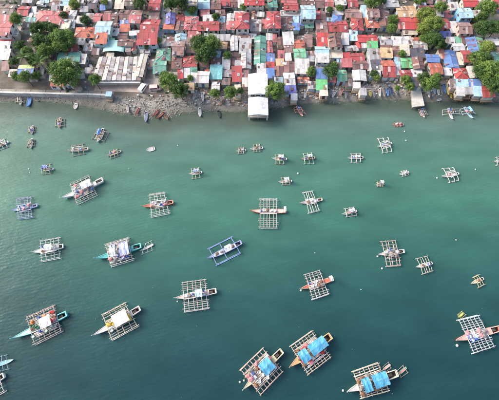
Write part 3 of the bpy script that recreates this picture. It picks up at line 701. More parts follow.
for a in [(17,19,6,'green'),(38,29,7,'dark'),(46,27,6,'dark'),(54,29,6,'dark'),(62,41,12,'green'),(50,42,7,'dark'),(40,42,8,'dark'),(44,52,8,'green'),(20,46,6,'dark'),(34,60,6.5,'dark'),(28,52,6,'green'),(14,62,4.5,'dark'),(66,73,14,'green'),(55,68,7,'dark'),(26,77,6.5,'green'),(17,76,5,'green'),(36,76,4.5,'green'),
          (95,80,6,'green'),(200,44,9,'dark'),(210,44,10,'green'),(205,54,10,'dark'),(170,82,9.5,'green'),(180,90,8,'dark'),(165,76,5,'green'),(227,56,4.5,'green'),(215,94,5,'green'),(230,93,6.5,'green'),(240,91,3.5,'dark'),
          (276,91,9.5,'green'),(270,84,4,'green'),(311,72,5,'green'),(331,72,7,'dark'),(334,65,4,'green'),(426,16,9,'yellow'),(433,24,9,'yellow'),(425,28,7,'yellow'),(434,41,9,'dark'),(425,38,5.5,'green'),(442,45,5,'dark'),
          (393,20,5.5,'green'),(392,29,5,'green'),(487,9,9,'green'),(482,17,5,'dark'),(484,29,9,'dark'),(496,28,8,'dark'),(477,59,8,'green'),(486,60,6,'dark'),(487,48,7.5,'yellow'),(491,74,14,'green'),(479,72,7,'dark'),(496,87,8,'dark'),(474,20,3.5,'green'),
          (430,84,8,'green'),(423,78,6,'dark'),(436,78,5,'green'),(406,80,5,'green'),(410,87,4.5,'green'),(374,74,4.5,'dark'),(377,78,3.5,'yellow'),(158,41,4,'green'),(180,3,8,'dark'),(170,5,6,'dark'),(192,10,5,'green'),(372,1,8,'green'),(382,1,5,'dark'),(420,0,6,'green'),
          (441,7,6,'green'),(330,10,3.5,'dark'),(340,8,3.5,'green'),(74,4,5,'yellow'),(85,20,5,'dark'),(105,2,3.5,'yellow'),(140,4,6,'dark'),(147,45,4,'green'),(402,54,4,'green'),(64,15,4,'dark'),(243,7,3.5,'green'),(216,17,4,'dark'),(190,78,3,'green'),(397,88,3,'green')]:
    tree(*a)
# palms
def frond_mesh(seed):
    rr = random.Random(seed); mb = MB(); L_ = 3.2; n = 9; c0 = rgb(78,112,48)
    sp = [Vector((L_ * i / n, 0, 0.9 * math.sin(i / n * 1.7) - 1.1 * (i / n) ** 2)) for i in range(n + 1)]
    for i in range(n):
        mb.rod(sp[i], sp[i+1], 0.03, rgb(120,130,70), 4)
        for sy in (-1, 1):
            ln = 0.75 * (1 - abs(i / n - .45)); tip = sp[i] + Vector((.35, sy * ln, -.25 * ln)); c = mul(c0, rr.uniform(.7, 1.3))
            mb.face([sp[i], sp[i] + Vector((.22, 0, 0)), tip], c); m_ = sp[i] + Vector((.18, 0, 0)); mb.face([m_, m_ + Vector((.2, 0, 0)), tip + Vector((.18, 0, -.03))], mul(c, .9))
    return mb.mesh('frond', M['leaf'])
FR = [frond_mesh(i) for i in range(3)]
for px, py in [(24,57),(40,62)]:
    p = at(px, py, GZ + 6); t = thing('palm_tree', 'x', 'palm', (p.x, p.y, GZ), rnd.uniform(0, 6)); hh = rnd.uniform(5.5, 7.5)
    mb = MB(); mb.path([(0,0,0), (.15,.05,hh*.4), (.1,.1,hh*.75), (0,0,hh)], .15, rgb(120,105,88), 7); mb.build('trunk', M['bark'], t)
    for i in range(13):
        f = link('frond', FR[i % 3], t, (0, 0, hh)); f.rotation_euler = (0, R(rnd.uniform(-35, 22)), i * 2.4); f.scale = (rnd.uniform(.8, 1.1),) * 3
    reg(t, 'feathery palm tree', p.x, p.y, 'palm tree')

# ------------------------------------------------------------------ sheds in the gaps between the houses
STREETS = [[(168,34),(240,33),(300,36),(345,38),(440,34)], [(175,11.5),(250,11),(345,8),(410,4)], [(-10,3),(30,6),(70,8),(110,12)], [(168.5,-4),(160,50),(157,90)], [(96,84),(158,86)]]
SEG = []
for s in STREETS:
    ps = [at(a, b, GZ) for a, b in s]; SEG += list(zip(ps, ps[1:]))
def seg_dist(x, y):
    best = 1e9
    for p, q in SEG:
        d = q - p; t = clamp01(((x - p.x) * d.x + (y - p.y) * d.y) / (d.x ** 2 + d.y ** 2)); best = min(best, math.hypot(x - p.x - t * d.x, y - p.y - t * d.y))
    return best
def free(x, y, hw, hd, k_=1.0):
    return not any(abs(x - a) < hw * k_ + c * 0.96 and abs(y - b) < hd * k_ + d * 0.96 for a, b, c, d in OCC)
ns = 0
for tries in range(9000):
    if ns >= 150: break
    y = rnd.uniform(92, 152); x = rnd.uniform(-1, 1) * (0.655 * (y + 17) )
    k = 1.0 if tries < 3000 else 0.75 if tries < 6000 else 0.55
    hw, hd = rnd.uniform(1.5, 2.9) * k, rnd.uniform(1.3, 2.3) * k
    if y - hd < land_y(x) + 1.2 or seg_dist(x, y) < hw * .5 + 1.9 or not free(x, y, hw, hd, .78): continue
    # keep clear of the tree groves' open ground
    col = rnd.choices('MEBGWPSRCLTDO', [11,10,12,18,14,5,5,4,5,4,3,6,3])[0]
    house(x, y, hw * 2, hd * 2, rnd.choice('sssx'), col, None, rnd.uniform(1.6, 2.1), R(rnd.uniform(-9, 9)), 0.5, name='shed', windows=hw > 1.6); ns += 1
finish_labels()

# ------------------------------------------------------------------ boats
WH, BEI, CORAL, TEAL, BLU, LIL = rgb(232,230,224), rgb(224,200,168), rgb(216,118,98), rgb(100,190,186), rgb(96,140,205), rgb(176,180,220)
TURQ = rgb(78,158,192); WOOD = rgb(150,120,96); DK = rgb(48,40,36); ROD = rgb(216,210,204)
def hull_mesh(L_, B, col, trim, deckc, well=True, low=False):
    mb = MB(); n = 18; k = min(1.35, L_ / 12) if not low else min(.8, L_ / 9)
    st = []
    for i in range(n + 1):
        t = -1 + 2 * i / n
        w_ = B / 2 * (1 - max(0, (t - .15) / .85) ** 1.7) * (1 - .28 * max(0, (-t - .3) / .7) ** 2); w_ = max(w_, .04)
        zg = k * (.75 + .85 * max(0, t) ** 2.6 + .2 * max(0, -t) ** 2); zk = -.35 * k + (.35 * k + zg * .75) * max(0, (t - .55) / .45) ** 2
        st.append((t * L_ / 2, w_, zg, zk, t))
    def ring(s): x, w_, zg, zk, t = s; zb = zk + (zg - zk) * .35; return [(x, -w_, zg), (x, -w_ * .78, zb), (x, 0, zk), (x, w_ * .78, zb), (x, w_, zg)]
    for a, b_ in zip(st, st[1:]):
        ra, rb = ring(a), ring(b_)
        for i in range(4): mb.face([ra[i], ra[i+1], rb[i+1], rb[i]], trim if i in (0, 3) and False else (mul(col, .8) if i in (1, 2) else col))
        tm = (a[4] + b_[4]) / 2; iw = .1
        wl = well and (tm < -.7)
        for s in (-1, 1):
            q = [(a[0], s*a[1], a[2]), (b_[0], s*b_[1], b_[2]), (b_[0], s*max(.02, b_[1]-iw), b_[2]+.03), (a[0], s*max(.02, a[1]-iw), a[2]+.03)]
            mb.face(q if s < 0 else q[::-1], trim)
        za, zb = (.15*k, .15*k) if wl else (a[2] - .06, b_[2] - .06); wa, wb = max(.02, a[1]-iw), max(.02, b_[1]-iw)
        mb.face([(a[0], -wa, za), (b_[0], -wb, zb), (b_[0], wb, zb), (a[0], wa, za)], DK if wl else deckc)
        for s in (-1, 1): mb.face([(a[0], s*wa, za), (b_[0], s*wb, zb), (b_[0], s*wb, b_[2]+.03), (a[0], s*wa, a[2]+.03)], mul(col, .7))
    mb.face(ring(st[0]), col); mb.face([(st[0][0]+.02, -st[0][1], st[0][2]), (st[0][0]+.02, st[0][1], st[0][2]), (st[0][0]+.3, st[0][1], st[0][2]+.04), (st[0][0]+.3, -st[0][1], st[0][2]+.04)], trim)
    s0 = next(s for s in st if s[4] > -.68)
    if well: mb.face([(s0[0]-.11*L_*.0, -s0[1]+.1, .15*k), (s0[0], s0[1]-.1, .15*k), (s0[0], s0[1]-.1, s0[2]-.06), (s0[0], -s0[1]+.1, s0[2]-.06)], mul(col, .7))
    return mb, st, k
CARGO = {'fish_tub': 'tub', 'net_heap': 'net', 'drum': 'drum', 'crate': 'crate'}
CCOL = {'white': (225,225,222), 'blue': (70,110,190), 'orange': (222,120,60), 'red': (190,60,60), 'green': (80,150,110), 'yellow': (222,190,80), 'grey': (120,118,116), 'brown': (128,96,76), 'pink': (214,140,140)}
def cargo(kind, cn, pos, where, s=1.0):
    mb = MB(); c = rgb(*CCOL[cn]); rz = rnd.uniform(0, 3)
    if kind == 'net_heap': mb.blob((0, 0, .12*s), .7*s, .5*s, .32*s, c, .6, 9, 5, .3); o = mb.build(kind, M['clutter'], smooth=False)
    elif kind == 'drum':
        mb.rod((0,0,0), (0,0,.85*s), .3*s, c, 10); mb.rod((0,0,.851*s), (0,0,.9*s), .27*s, mul(c, .7), 10); mb.rod((0,0,.27*s), (0,0,.33*s), .32*s, mul(c, 1.1), 10); mb.rod((0,0,.55*s), (0,0,.61*s), .32*s, mul(c, 1.1), 10); o = mb.build(kind, M['clutter'])
    else:
        a, b_, h = (.55*s, .38*s, .4*s) if kind == 'fish_tub' else (.45*s, .4*s, .35*s); t = .06
        mb.box(-a, -b_, 0, a, b_, .05, c); mb.box(-a, -b_, .051, a, -b_+t, h, c); mb.box(-a, b_-t, .051, a, b_, h, c); mb.box(-a, -b_+t, .051, -a+t, b_-t, h, c); mb.box(a-t, -b_+t, .051, a, b_-t, h, c)
        if rnd.random() < .6: mb.box(-a+t, -b_+t, .052, a-t, b_-t, h*.75, rgb(205,205,205))
        o = mb.build(kind, M['clutter'])
    o.location = pos; o.rotation_euler = (0, 0, rz)
    return tag(o, f"small {cn} {kind.replace('_', ' ')} on the {where}", CARGO[kind], f"{cn} {kind.replace('_', ' ')}s on the {where}")
def bangka(label, bow, stern, U, Lo, col, trim, rod, nb=4, nl=2, rr=.11, beam=None, deckc=None, awn=(), deck=0.0, goods=0, short=None, deckz=None, group=None, mast=False, gcol=None, well=True, zb=0.0, low=False):
    pb, ps = at(*bow, .8 + zb), at(*stern, .8 + zb); c = (pb + ps) / 2; d = pb - ps; L_ = d.length; ang = math.atan2(d.y, d.x)
    ca, sa = math.cos(ang), math.sin(ang)
    loc = lambda px, py, z=.5: (lambda p: Vector(((p.x - c.x) * ca + (p.y - c.y) * sa, -(p.x - c.x) * sa + (p.y - c.y) * ca, 0)))(at(px, py, z + zb))
    root = thing('outrigger_boat' if (U or Lo) else 'rowing_boat', label, 'boat', (c.x, c.y, zb), ang, group)
    rr *= .74; nl = nl + 1 if nl > 1 else nl; nb = nb + 1 if nb > 3 else nb; goods = int(goods * 1.7); B = beam or max(.75, L_ * .125); deckc = deckc or mul(col, .9)
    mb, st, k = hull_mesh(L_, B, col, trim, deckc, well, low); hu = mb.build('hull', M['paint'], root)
    mb = MB(); zt = .75 * k
    # stem post and stern rail
    mb.rod((L_/2 - .25, 0, st[-1][2] - .3), (L_/2 + .12, 0, st[-1][2] + .35 * k), .07 * k, trim); mb.build('stem_post', M['paint'], root)
    zbm = zt + .22
    Us = [loc(*p) for p in U] if U else None; Ls = [loc(*p) for p in Lo] if Lo else None
    if Us:
        for F, s in ((Us, 1), (Ls, -1)):
            a, b_ = F; dv = (b_ - a).normalized(); a2 = a - dv * .35; b2 = b_ + dv * .35
            mb = MB(); mb.path([(a2.x, a2.y, .32), (a.x, a.y, .12), (b_.x, b_.y, .12), (b2.x, b2.y, .25)], rr * (1.25 if nl else .8), rod if nl else mul(rod, .72), 7); mb.build('outrigger_float', M['bamboo'], root)
        for i in range(nb):
            t = i / (nb - 1) if nb > 1 else .5
            t += rnd.uniform(-.25, .25) / nb * (0 < i < nb - 1)
            u = Us[0].lerp(Us[1], t); l = Ls[0].lerp(Ls[1], t); m_ = (u + l) / 2; mb = MB()
            ex = lambda q: (m_.x + (q.x - m_.x) * 1.08, m_.y + (q.y - m_.y) * 1.08, .26)
            P = [ex(u), (u.x * .86 + m_.x * .14, u.y * .86 + m_.y * .14, zbm - .05), (m_.x, m_.y, zbm + .08), (l.x * .86 + m_.x * .14, l.y * .86 + m_.y * .14, zbm - .05), ex(l)]
            if nl:
                P = []
                for q_ in range(9):
                    w = q_ / 8; e_ = 1.03; pp = m_ + ((u.lerp(l, w)) - m_) * e_
                    P.append((pp.x + rnd.uniform(-.06, .06), pp.y, zbm + .08 - .2 * (2 * w - 1) ** 2))
            mb.path(P, rr * (1 if nl else .85), mul(mix(rod, WOOD, rnd.uniform(0, .35)), rnd.uniform(.8, 1.05)), 6); bo = mb.build('cross_beam', M['bamboo'], root)
            if nl:
                mb = MB()
                for q in (u, l): mb.rod((q.x, q.y, .1), (q.x, q.y, zbm - .1), rr * .7, rod, 5)
                mb.build('strut', M['bamboo'], bo)
        for F, O in ((Us, Ls), (Ls, Us)):
            for j in range(nl):
                f = (.97, .66, .42, .82, .54)[j]; mm = [(F[i] + O[i]) / 2 for i in (0, 1)]
                a, b_ = (mm[i].lerp(F[i], f) for i in (0, 1)); dv = (b_ - a).normalized() * .3
                a = a - dv * rnd.uniform(.2, 2.2); b_ = b_ + dv * rnd.uniform(.2, 2.2); mb = MB()
                mb.path([(a.x + (b_.x - a.x) * q_ / 5, a.y + (b_.y - a.y) * q_ / 5 + rnd.uniform(-.07, .07), zbm + .1 + rnd.uniform(-.03, .05)) for q_ in range(6)], rr * (.95 if j == 0 else .75), mul(mix(rod, WOOD, rnd.uniform(0, .45)), rnd.uniform(.75, 1.05)), 6); mb.build('side_rail', M['bamboo'], root)
        if deck:
            small = nl == 0
            m0, m1 = (Us[0] + Ls[0]) / 2, (Us[1] + Ls[1]) / 2; x0, x1 = sorted((m0.x, m1.x)); hw = abs(Us[0].y - Ls[0].y) / 2 * deck; mb = MB(); y = -hw; cy = (m0.y + m1.y) / 2
            while y < hw:
                if abs(y) > B * .3 or True:
                    mb.box(x0 + rnd.uniform(-.2, .8), cy + y, zbm + .2, x1 - rnd.uniform(-.2, .8), cy + y + .22, zbm + .25, mul(mix(mix(rod, WH, .3), WOOD, rnd.uniform(0, .6) ** 2), rnd.uniform(.75, 1.1)))
                y += rnd.uniform(.3, .55) * (1.6 if small else 1)
            mb.build('deck', M['bamboo'], root)
    for t0, t1, hw, ac in awn:
        x0, x1 = sorted((t0 * L_ / 2, t1 * L_ / 2)); zt_ = zbm + 1.75; mb = MB(); nx, ny = 14, 10; g = {}; of_ = rnd.random() * 40
        for i in range(nx + 1):
            for j in range(ny + 1):
                yy = -1 + 2 * j / ny; g[i, j] = (x0 + (x1 - x0) * i / nx + rnd.uniform(-.06, .06), yy * hw + rnd.uniform(-.07, .07), zt_ + .35 * (1 - abs(yy)) - .12 * math.sin(i / nx * math.pi * 2) ** 2 + .08 * mnoise.noise(Vector((i * .5 + of_, j * .45, 0))) + rnd.uniform(-.012, .012))
        for i in range(nx):
            for j in range(ny):
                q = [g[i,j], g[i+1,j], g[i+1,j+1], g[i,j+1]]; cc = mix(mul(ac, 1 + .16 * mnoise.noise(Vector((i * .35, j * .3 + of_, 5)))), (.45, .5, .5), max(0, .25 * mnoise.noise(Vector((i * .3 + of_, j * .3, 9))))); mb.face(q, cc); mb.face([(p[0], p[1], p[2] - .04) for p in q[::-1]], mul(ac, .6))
        ao = mb.build('awning', M['tarp'], root)
        for sx in (x0 + .1, x1 - .1):
            for sy in (-hw + .1, hw - .1):
                mb = MB(); mb.rod((sx, sy, zbm * .8), (sx, sy, zt_ - .04), .05, WOOD, 5); mb.build('post', M['bamboo'], ao)
    if mast:
        mb = MB(); mb.rod((L_ * .12, 0, zt), (L_ * .10, 0, zt + 4.2), .09, rod, 6, .05); mo = mb.build('mast', M['bamboo'], root)
        mb = MB(); mb.rod((L_ * .12, 0, zt + 3.4), (-L_ * .2, .3, zt + 2.6), .05, rod, 5); mb.build('boom', M['bamboo'], mo)
    if well and L_ > 7:
        mb = MB(); xs_ = -L_ / 2; w0 = st[0][1]
        mb.path([(xs_ + L_*.16, -w0 - .05, zt + .35*k), (xs_ - .1, -w0 - .02, zt + .45*k), (xs_ - .1, w0 + .02, zt + .45*k), (xs_ + L_*.16, w0 + .05, zt + .35*k)], .09 * k, trim); mb.build('stern_rail', M['paint'], root)
        mb = MB(); mb.box(xs_ + L_*.08, -.3*k, .17*k, xs_ + L_*.08 + .9*k, .3*k, .62*k, rgb(90,84,76)); mb.rod((xs_ + L_*.08, 0, .45*k), (xs_ + .2, 0, .3*k), .06, DK); mb.build('engine', M['clutter'], root)
    if goods:
        mats = gcol or [('fish_tub','white'), ('fish_tub','blue'), ('net_heap','brown'), ('net_heap','grey'), ('drum','blue'), ('crate','white'), ('net_heap','pink')]
        m0, m1 = (Us[0] + Ls[0]) / 2, (Us[1] + Ls[1]) / 2; x0, x1 = sorted((m0.x, m1.x)); hw = abs(Us[0].y - Ls[0].y) / 2 * max(deck, .12); placed = []
        for _ in range(goods * 8):
            if len(placed) >= goods: break
            x = rnd.uniform(x0 + .3, x1 - .3); y = rnd.uniform(-hw + .3, hw - .3)
            if any(abs(x - a) < .95 and abs(y - b_) < .8 for a, b_ in placed) or (deck == 0 and abs(y) > B * .3): continue
            placed.append((x, y)); kd, cn = rnd.choice(mats)
            zz = zbm + .26 if deck else zt - .03
            cargo(kd, cn, (c.x + x * ca - y * sa, c.y + x * sa + y * ca, zz + zb), short or label, min(1.1, .55 + L_ / 30))
    return root

bangka('white fishing boat with white awning and crowded deck, bow to lower left', (62,199), (103,180), [(71,184.5),(89,176)], [(78,204),(97,195)], WH, rgb(238,232,220), ROD, 5, 3, .11, 1.9, awn=[(-.02,-.5,1.3,rgb(235,230,222))], deck=.62, goods=12, short='white boat with white awning', mast=True)
bangka('lilac blue boat with pale blue rail grid near the left edge', (11,210.5), (37,205), [(17,198.5),(31,197)], [(19,219),(32,217.5)], rgb(150,200,215), LIL, rgb(176,190,222), 4, 3, .11, 1.3, deckc=LIL, deck=.3, goods=5, short='lilac blue boat')
bangka('coral hulled boat with white rail grid left of the centre', (142,206.5), (173,202), [(150,194.5),(164,192.5)], [(152,217),(169,213.5)], CORAL, rgb(238,170,150), rgb(225,222,215), 4, 3, .11, 1.5, deck=.28, goods=6, short='coral boat left of the centre')
bangka('all white boat with white cabin top and thin rails, left side', (32,252.3), (63,246), [(41,241),(59,237.5)], [(42,261.5),(60,258)], WH, WH, rgb(226,228,226), 4, 2, .1, 1.7, awn=[(.05,-.42,1.0,WH)], deck=.34, goods=4, short='all white boat')
bangka('teal bowed boat with lilac awning and a tender astern', (96,259), (141,246), [(106,244.5),(128,238)], [(112,266.5),(133,260)], TEAL, rgb(140,225,215), ROD, 4, 3, .13, 2.0, awn=[(.3,.06,1.5,rgb(226,226,228)), (-.12,-.52,2.1,rgb(176,182,216))], deck=.75, goods=12, short='teal boat with lilac awning')
bangka('tiny white outrigger tender tied behind the lilac awning boat', (140,250.5), (153,244), [(146,243),(151,240.5)], [(142,254),(152,250)], WH, WH, rgb(226,228,226), 3, 0, .08, .7, low=True, well=False)
bangka('violet blue boat with three blue beams near the centre', (208,258.5), (241,242.5), [(209,248.5),(231,237.5)], [(217,265),(240,253.5)], rgb(150,165,215), LIL, rgb(140,170,222), 3, 1, .13, 1.7, deckc=rgb(200,206,232), awn=[(-.05,-.4,.75,rgb(225,226,235))], goods=2, short='violet blue boat')
bangka('peach and white boat with wide white lattice, below the centre', (175,298.3), (216,291), [(183,282.5),(205,279.5)], [(185,312),(208,308.5)], rgb(232,205,190), WH, rgb(222,214,208), 5, 4, .12, 1.9, awn=[(-.02,-.35,1.1,rgb(200,222,222))], deck=.2, goods=7, short='peach and white boat')
bangka('small coral boat with square lattice right of the centre', (300,289), (332,279), [(305,274.5),(319,270.5)], [(313,299.5),(328,294.5)], CORAL, rgb(235,205,170), rgb(214,208,206), 4, 3, .12, 1.5, awn=[(-.78,-.98,.8,WH)], deck=.3, goods=6, short='small coral boat', well=False)
bangka('coral hulled boat with tall square white lattice at the centre', (250,211), (286,211), [(260,199),(276.5,199)], [(260,228),(276.5,228)], CORAL, rgb(240,175,150), rgb(205,205,200), 5, 4, .12, 1.6, deckc=rgb(236,200,185), awn=[(-.84,-.98,.9,WH)], deck=.14, goods=5, short='coral boat at the centre', well=False)
bangka('small peach boat with slanted white lattice, upper right of the centre', (300,203), (322,199), [(303.5,192.5),(312,191)], [(309,213),(319,210.5)], rgb(226,190,170), rgb(235,210,190), rgb(218,220,214), 4, 1, .11, 1.2, deckc=rgb(200,190,205), deck=.25, goods=3, short='small peach boat')
bangka('pinkish white boat with slanted brown lattice, right of the centre', (378,254.5), (404,251), [(381.5,241.5),(395,240.5)], [(387,266.5),(400,265.5)], rgb(226,214,210), WH, rgb(206,192,184), 4, 2, .12, 1.4, deck=.3, goods=6, short='pinkish white boat')
bangka('little white boat with slanted lattice beside the pinkish one', (416,267), (433,262.5), [(417,258.5),(427,256)], [(423,274),(432.5,271)], WH, WH, rgb(204,206,190), 4, 1, .1, 1.1, deck=.22, goods=2, short='little white boat')
bangka('teal bowed boat with small white awning and orange nets, lower left', (14,338.5), (67,314), [(28,317),(54,305.5)], [(36,344.5),(62,331.5)], TEAL, rgb(150,232,222), rgb(204,190,184), 5, 4, .13, 2.0, deckc=rgb(190,225,220), awn=[(-.1,-.5,1.6,rgb(240,232,230))], deck=.62, goods=10, short='teal boat with white awning', gcol=[('net_heap','orange'),('net_heap','red'),('fish_tub','white'),('net_heap','pink'),('crate','green'),('drum','blue'),('net_heap','brown')])
bangka('white boat with pink bow tip, white awning and yellow gear, lower left', (94,335.5), (140,308.5), [(103,314.5),(125,303)], [(113,340),(138,326.5)], rgb(236,226,218), rgb(240,225,215), rgb(222,214,196), 4, 3, .13, 1.9, awn=[(.06,-.52,1.9,rgb(240,236,232))], deck=.42, goods=8, short='white boat with yellow gear', gcol=[('net_heap','yellow'),('fish_tub','white'),('crate','yellow'),('net_heap','brown')])
bangka('cream boat with one turquoise awning at the bottom of the photo', (243,389.5), (281.5,351), [(240.5,369.5),(262.5,348.5)], [(261,394.5),(282.5,372)], rgb(226,212,176), rgb(235,225,195), rgb(208,186,172), 7, 2, .13, 2.0, awn=[(.04,-.44,1.8,TURQ)], deck=.62, goods=13, short='cream boat with one turquoise awning')
bangka('orange bowed boat with two turquoise awnings at the bottom of the photo', (289,367), (330,336), [(290.5,346),(311,331.5)], [(308.5,374.5),(330,358)], rgb(230,180,130), rgb(236,196,150), rgb(208,196,184), 6, 3, .13, 2.4, deckc=rgb(226,178,130), awn=[(.48,.12,1.7,TURQ), (.02,-.7,1.6,TURQ)], deck=.66, goods=10, short='boat with two turquoise awnings and orange bow', gcol=[('net_heap','red'),('net_heap','pink'),('fish_tub','white'),('crate','orange'),('net_heap','brown')])
bangka('white bowed boat with two turquoise awnings at the lower right bottom edge', (346,391.5), (396,373), [(353,371.5),(377,363)], [(361.5,398.5),(388,391)], rgb(236,232,222), rgb(236,224,200), rgb(206,196,180), 5, 3, .13, 2.3, awn=[(.4,.1,1.75,TURQ), (-.0,-.56,1.75,TURQ)], deck=.7, goods=12, short='boat with two turquoise awnings and white bow')
bangka('tiny red and green tender with twin floats near the bottom edge', (398,375.5), (407,367.5), [(397.5,371),(403,366)], [(401.5,377.5),(408,373)], rgb(214,110,110), rgb(120,200,160), rgb(190,180,165), 2, 0, .09, .75, low=True, well=False, deckc=rgb(205,140,140))
bangka('slim pink tender between the white bowed boat and its stern', (383,370.5), (391,364.5), [(383.5,366.5),(388.5,362.5)], [(386,372),(391,368.5)], rgb(226,190,175), WH, rgb(190,175,165), 2, 0, .07, .6, low=True, well=False)
bangka('coral boat with big blue white lattice at the right edge', (454,340.5), (499,328.5), [(458,320),(476.5,315.5)], [(473,353.5),(493,347)], rgb(230,150,130), rgb(238,190,170), rgb(208,216,226), 5, 4, .13, 2.0, deckc=rgb(226,180,165), deck=.3, goods=10, short='coral boat at the right edge')
bangka('tiny yellow green striped raft boat off the big lattice', (459,317.5), (464.5,312.5), [(458.5,314.5),(462,311.5)], [(461,319),(466,315)], rgb(214,214,120), rgb(100,130,90), rgb(205,205,140), 2, 0, .09, .8, low=True, well=False)
bangka('pale blue outrigger cut by the left edge near the bottom', (13.5,359.5), (-10,367), [(6,355),(-2,357)], [(8,369),(0,371)], rgb(150,205,232), rgb(190,225,240), rgb(170,205,225), 3, 0, .09, 1.1)
bangka('white boat stern cut by the lower left corner', (-40,402), (4,375.5), [(-26,378),(-4,366)], [(-16,404),(5,391.5)], WH, WH, ROD, 4, 2, .13, 1.9, goods=0)
bangka('small beige outrigger boat with stubby lattice near the right edge', (471.5,283.5), (484.5,278), [(474,277),(478,275)], [(479,287.5),(484,285)], rgb(214,200,176), rgb(230,220,200), rgb(206,198,160), 3, 1, .1, 1.0, deck=.3, goods=2, short='small beige boat near the right edge')

# small boats off the shore: label, bow, stern, upper float, lower float, hull, rods, beams
CR = rgb(198,186,166)
for lab, bow, st_, U, Lo, hc, rc, nb, aw in [
    ('pinkish little outrigger with red deck below the seawall mud', (59,128), (60,117), [(55,126),(55.5,119.5)], [(64.5,125.5),(64.5,119)], rgb(200,160,155), CR, 3, 0),
    ('upper of two small grey boats near the left edge', (31,134), (32,125), [(28,132),(28.5,127)], [(34.5,131.5),(35,127)], rgb(205,195,190), CR, 2, 0),
    ('lower of two small grey boats near the left edge', (30,148.5), (31.5,138), [(26.5,146.5),(28,140.5)], [(34,145.5),(34.5,140)], rgb(215,215,205), CR, 3, 0),
    ('long grey beige boat left of the blue covered outrigger', (67,150.5), (88,148.5), [(72,145.5),(83,143.5)], [(73,155.5),(84,153.5)], rgb(196,190,172), CR, 3, 0),
    ('small boat with violet blue cover and beige arms, left side', (39,168.5), (53,168.5), [(42,165),(50,163.5)], [(42,174),(50,173)], rgb(196,200,205), CR, 3, rgb(140,160,220)),
    ('white lattice outrigger cut by the left edge', (-8,148), (8,141), [(-4,140.5),(4,138.5)], [(-2,150),(7,146.5)], rgb(222,225,220), WH, 3, 0),
    ('white outrigger with blue cover pointing down, below the market hall', (97,142.5), (103,128), [(92,138),(97,130)], [(104,141),(108.5,132.5)], rgb(222,220,210), CR, 3, rgb(90,140,215)),
    ('low grey boat right of the blue covered outrigger', (106.5,155.5), (120.5,150.5), [(109.5,150.5),(117,148.5)], [(111,158),(118,155.5)], rgb(190,188,170), CR, 3, 0),
    ('small white boat with violet patch alone in green water', (189,173.5), (202,171.5), [(191.5,168.5),(198.5,167.5)], [(192.5,178.5),(200,177)], WH, rgb(205,205,175), 3, rgb(170,185,225)),
    ('leftmost of two tiny grey boats straight below the pier', (236,150.5), (246,149.5), [(238.5,147.5),(243.5,147)], [(238.5,153.5),(243.5,153)], rgb(205,210,205), CR, 2, 0),
    ('slim white boat with two arms, second of the pair below the pier', (250,148.5), (263,147), [(254,144.5),(259.5,144)], [(254,151.5),(260,151)], WH, CR, 2, 0),
    ('small boat with white cover straight off the pier', (272,158), (287,158.5), [(276,154.5),(283.5,154)], [(276,163.5),(283.5,163.5)], WH, CR, 3, WH),
    ('small coral and mint boat with square lattice, right of the pier boats', (301,158.5), (315,157), [(303.5,153.5),(311.5,152.5)], [(305,163.5),(313.5,163)], rgb(210,180,165), rgb(190,205,190), 3, rgb(200,222,214)),
    ('white squat boat with short arms, below the white covered boat', (278.5,181.5), (292,180.5), [(281.5,177.5),(288.5,177)], [(283,184.5),(290,184)], WH, CR, 2, rgb(225,228,225)),
    ('white outrigger right of the coral and mint boat', (347.5,157.5), (363.5,157), [(351,153.5),(360,153)], [(351.5,162),(360.5,161.5)], WH, WH, 3, 0),
    ('white outrigger with long slanted arms under the right beach', (377.5,146.5), (392,142.5), [(378,138.5),(388,137.5)], [(383,152.5),(391.5,151)], WH, WH, 3, 0),
    ('tiny white boat with short arms, left of the slanted lattice boat', (399.5,174), (409.5,171.5), [(401.5,171),(406.5,170)], [(403,176),(408.5,174.5)], WH, WH, 2, 0),
    ('tiny square white boat right of the centre', (376,184.5), (384.5,183), [(377.5,182),(382,181)], [(378,186.5),(383,186)], rgb(216,214,205), CR, 2, WH),
    ('white boat with dark hatch and round bow float, right of the centre', (342,214), (357,210.5), [(345,208.5),(353.5,207)], [(347,216.5),(356.5,215)], WH, WH, 3, rgb(222,225,225)),
    ('white lattice outrigger with slanted arms near the right edge', (441.5,176.5), (459,173), [(443,168.5),(453,167.5)], [(449.5,182),(458.5,180)], WH, WH, 3, 0),
    ('white outrigger cut by the right edge', (494,161.5), (510,159), [(496.5,157),(506,155)], [(497,165),(506,163)], WH, WH, 3, 0),
    ('slim pink boat alone off the right beach', (392.5,124), (404,124), [(395,122.3),(401,122.3)], [(395,126),(401,126)], rgb(214,160,150), rgb(190,150,140), 2, 0),
    ('pink boat moored beside the right jetty end', (425,117), (421,108), [(421.5,115),(419,109.5)], [(428,114),(425,108)], rgb(205,180,190), CR, 3, 0),
    ('white lattice boat in the shallows off the right beach', (453,119), (449,107.5), [(443,114.5),(443,110)], [(460.5,113.5),(460,109)], WH, rgb(205,205,200), 3, 0),
    ('blue covered outrigger under the blue stilt sheds', (473,118), (465,106.5), [(463,114),(461,109)], [(475.5,113),(471,107)], rgb(170,205,230), rgb(205,220,230), 3, rgb(130,190,235)),
    ('white outrigger beside the blue boat at the seawall', (20,105), (20,95.5), [(15,102),(16,97)], [(24,102),(24,97)], rgb(205,205,200), CR, 2, 0),
    ('pink and white boat pulled in right of the pier', (303,116), (297,105.5), [(295.5,112),(294,108)], [(306,113.5),(302,107.5)], rgb(232,180,165), rgb(214,160,145), 3, 0)]:
    Lp = (at(*bow) - at(*st_)).length
    bangka(lab, bow, st_, U, Lo, hc, mul(hc, 1.1), rc, max(3, nb), 0, .15, max(.95, Lp * .17), awn=[(.25, -.5, max(.55, Lp * .09), aw)] if aw else (), group='small boats at anchor', well=True, low=True, deckc=mul(hc, .5), deck=.45, goods=2, short=lab.split(',')[0])
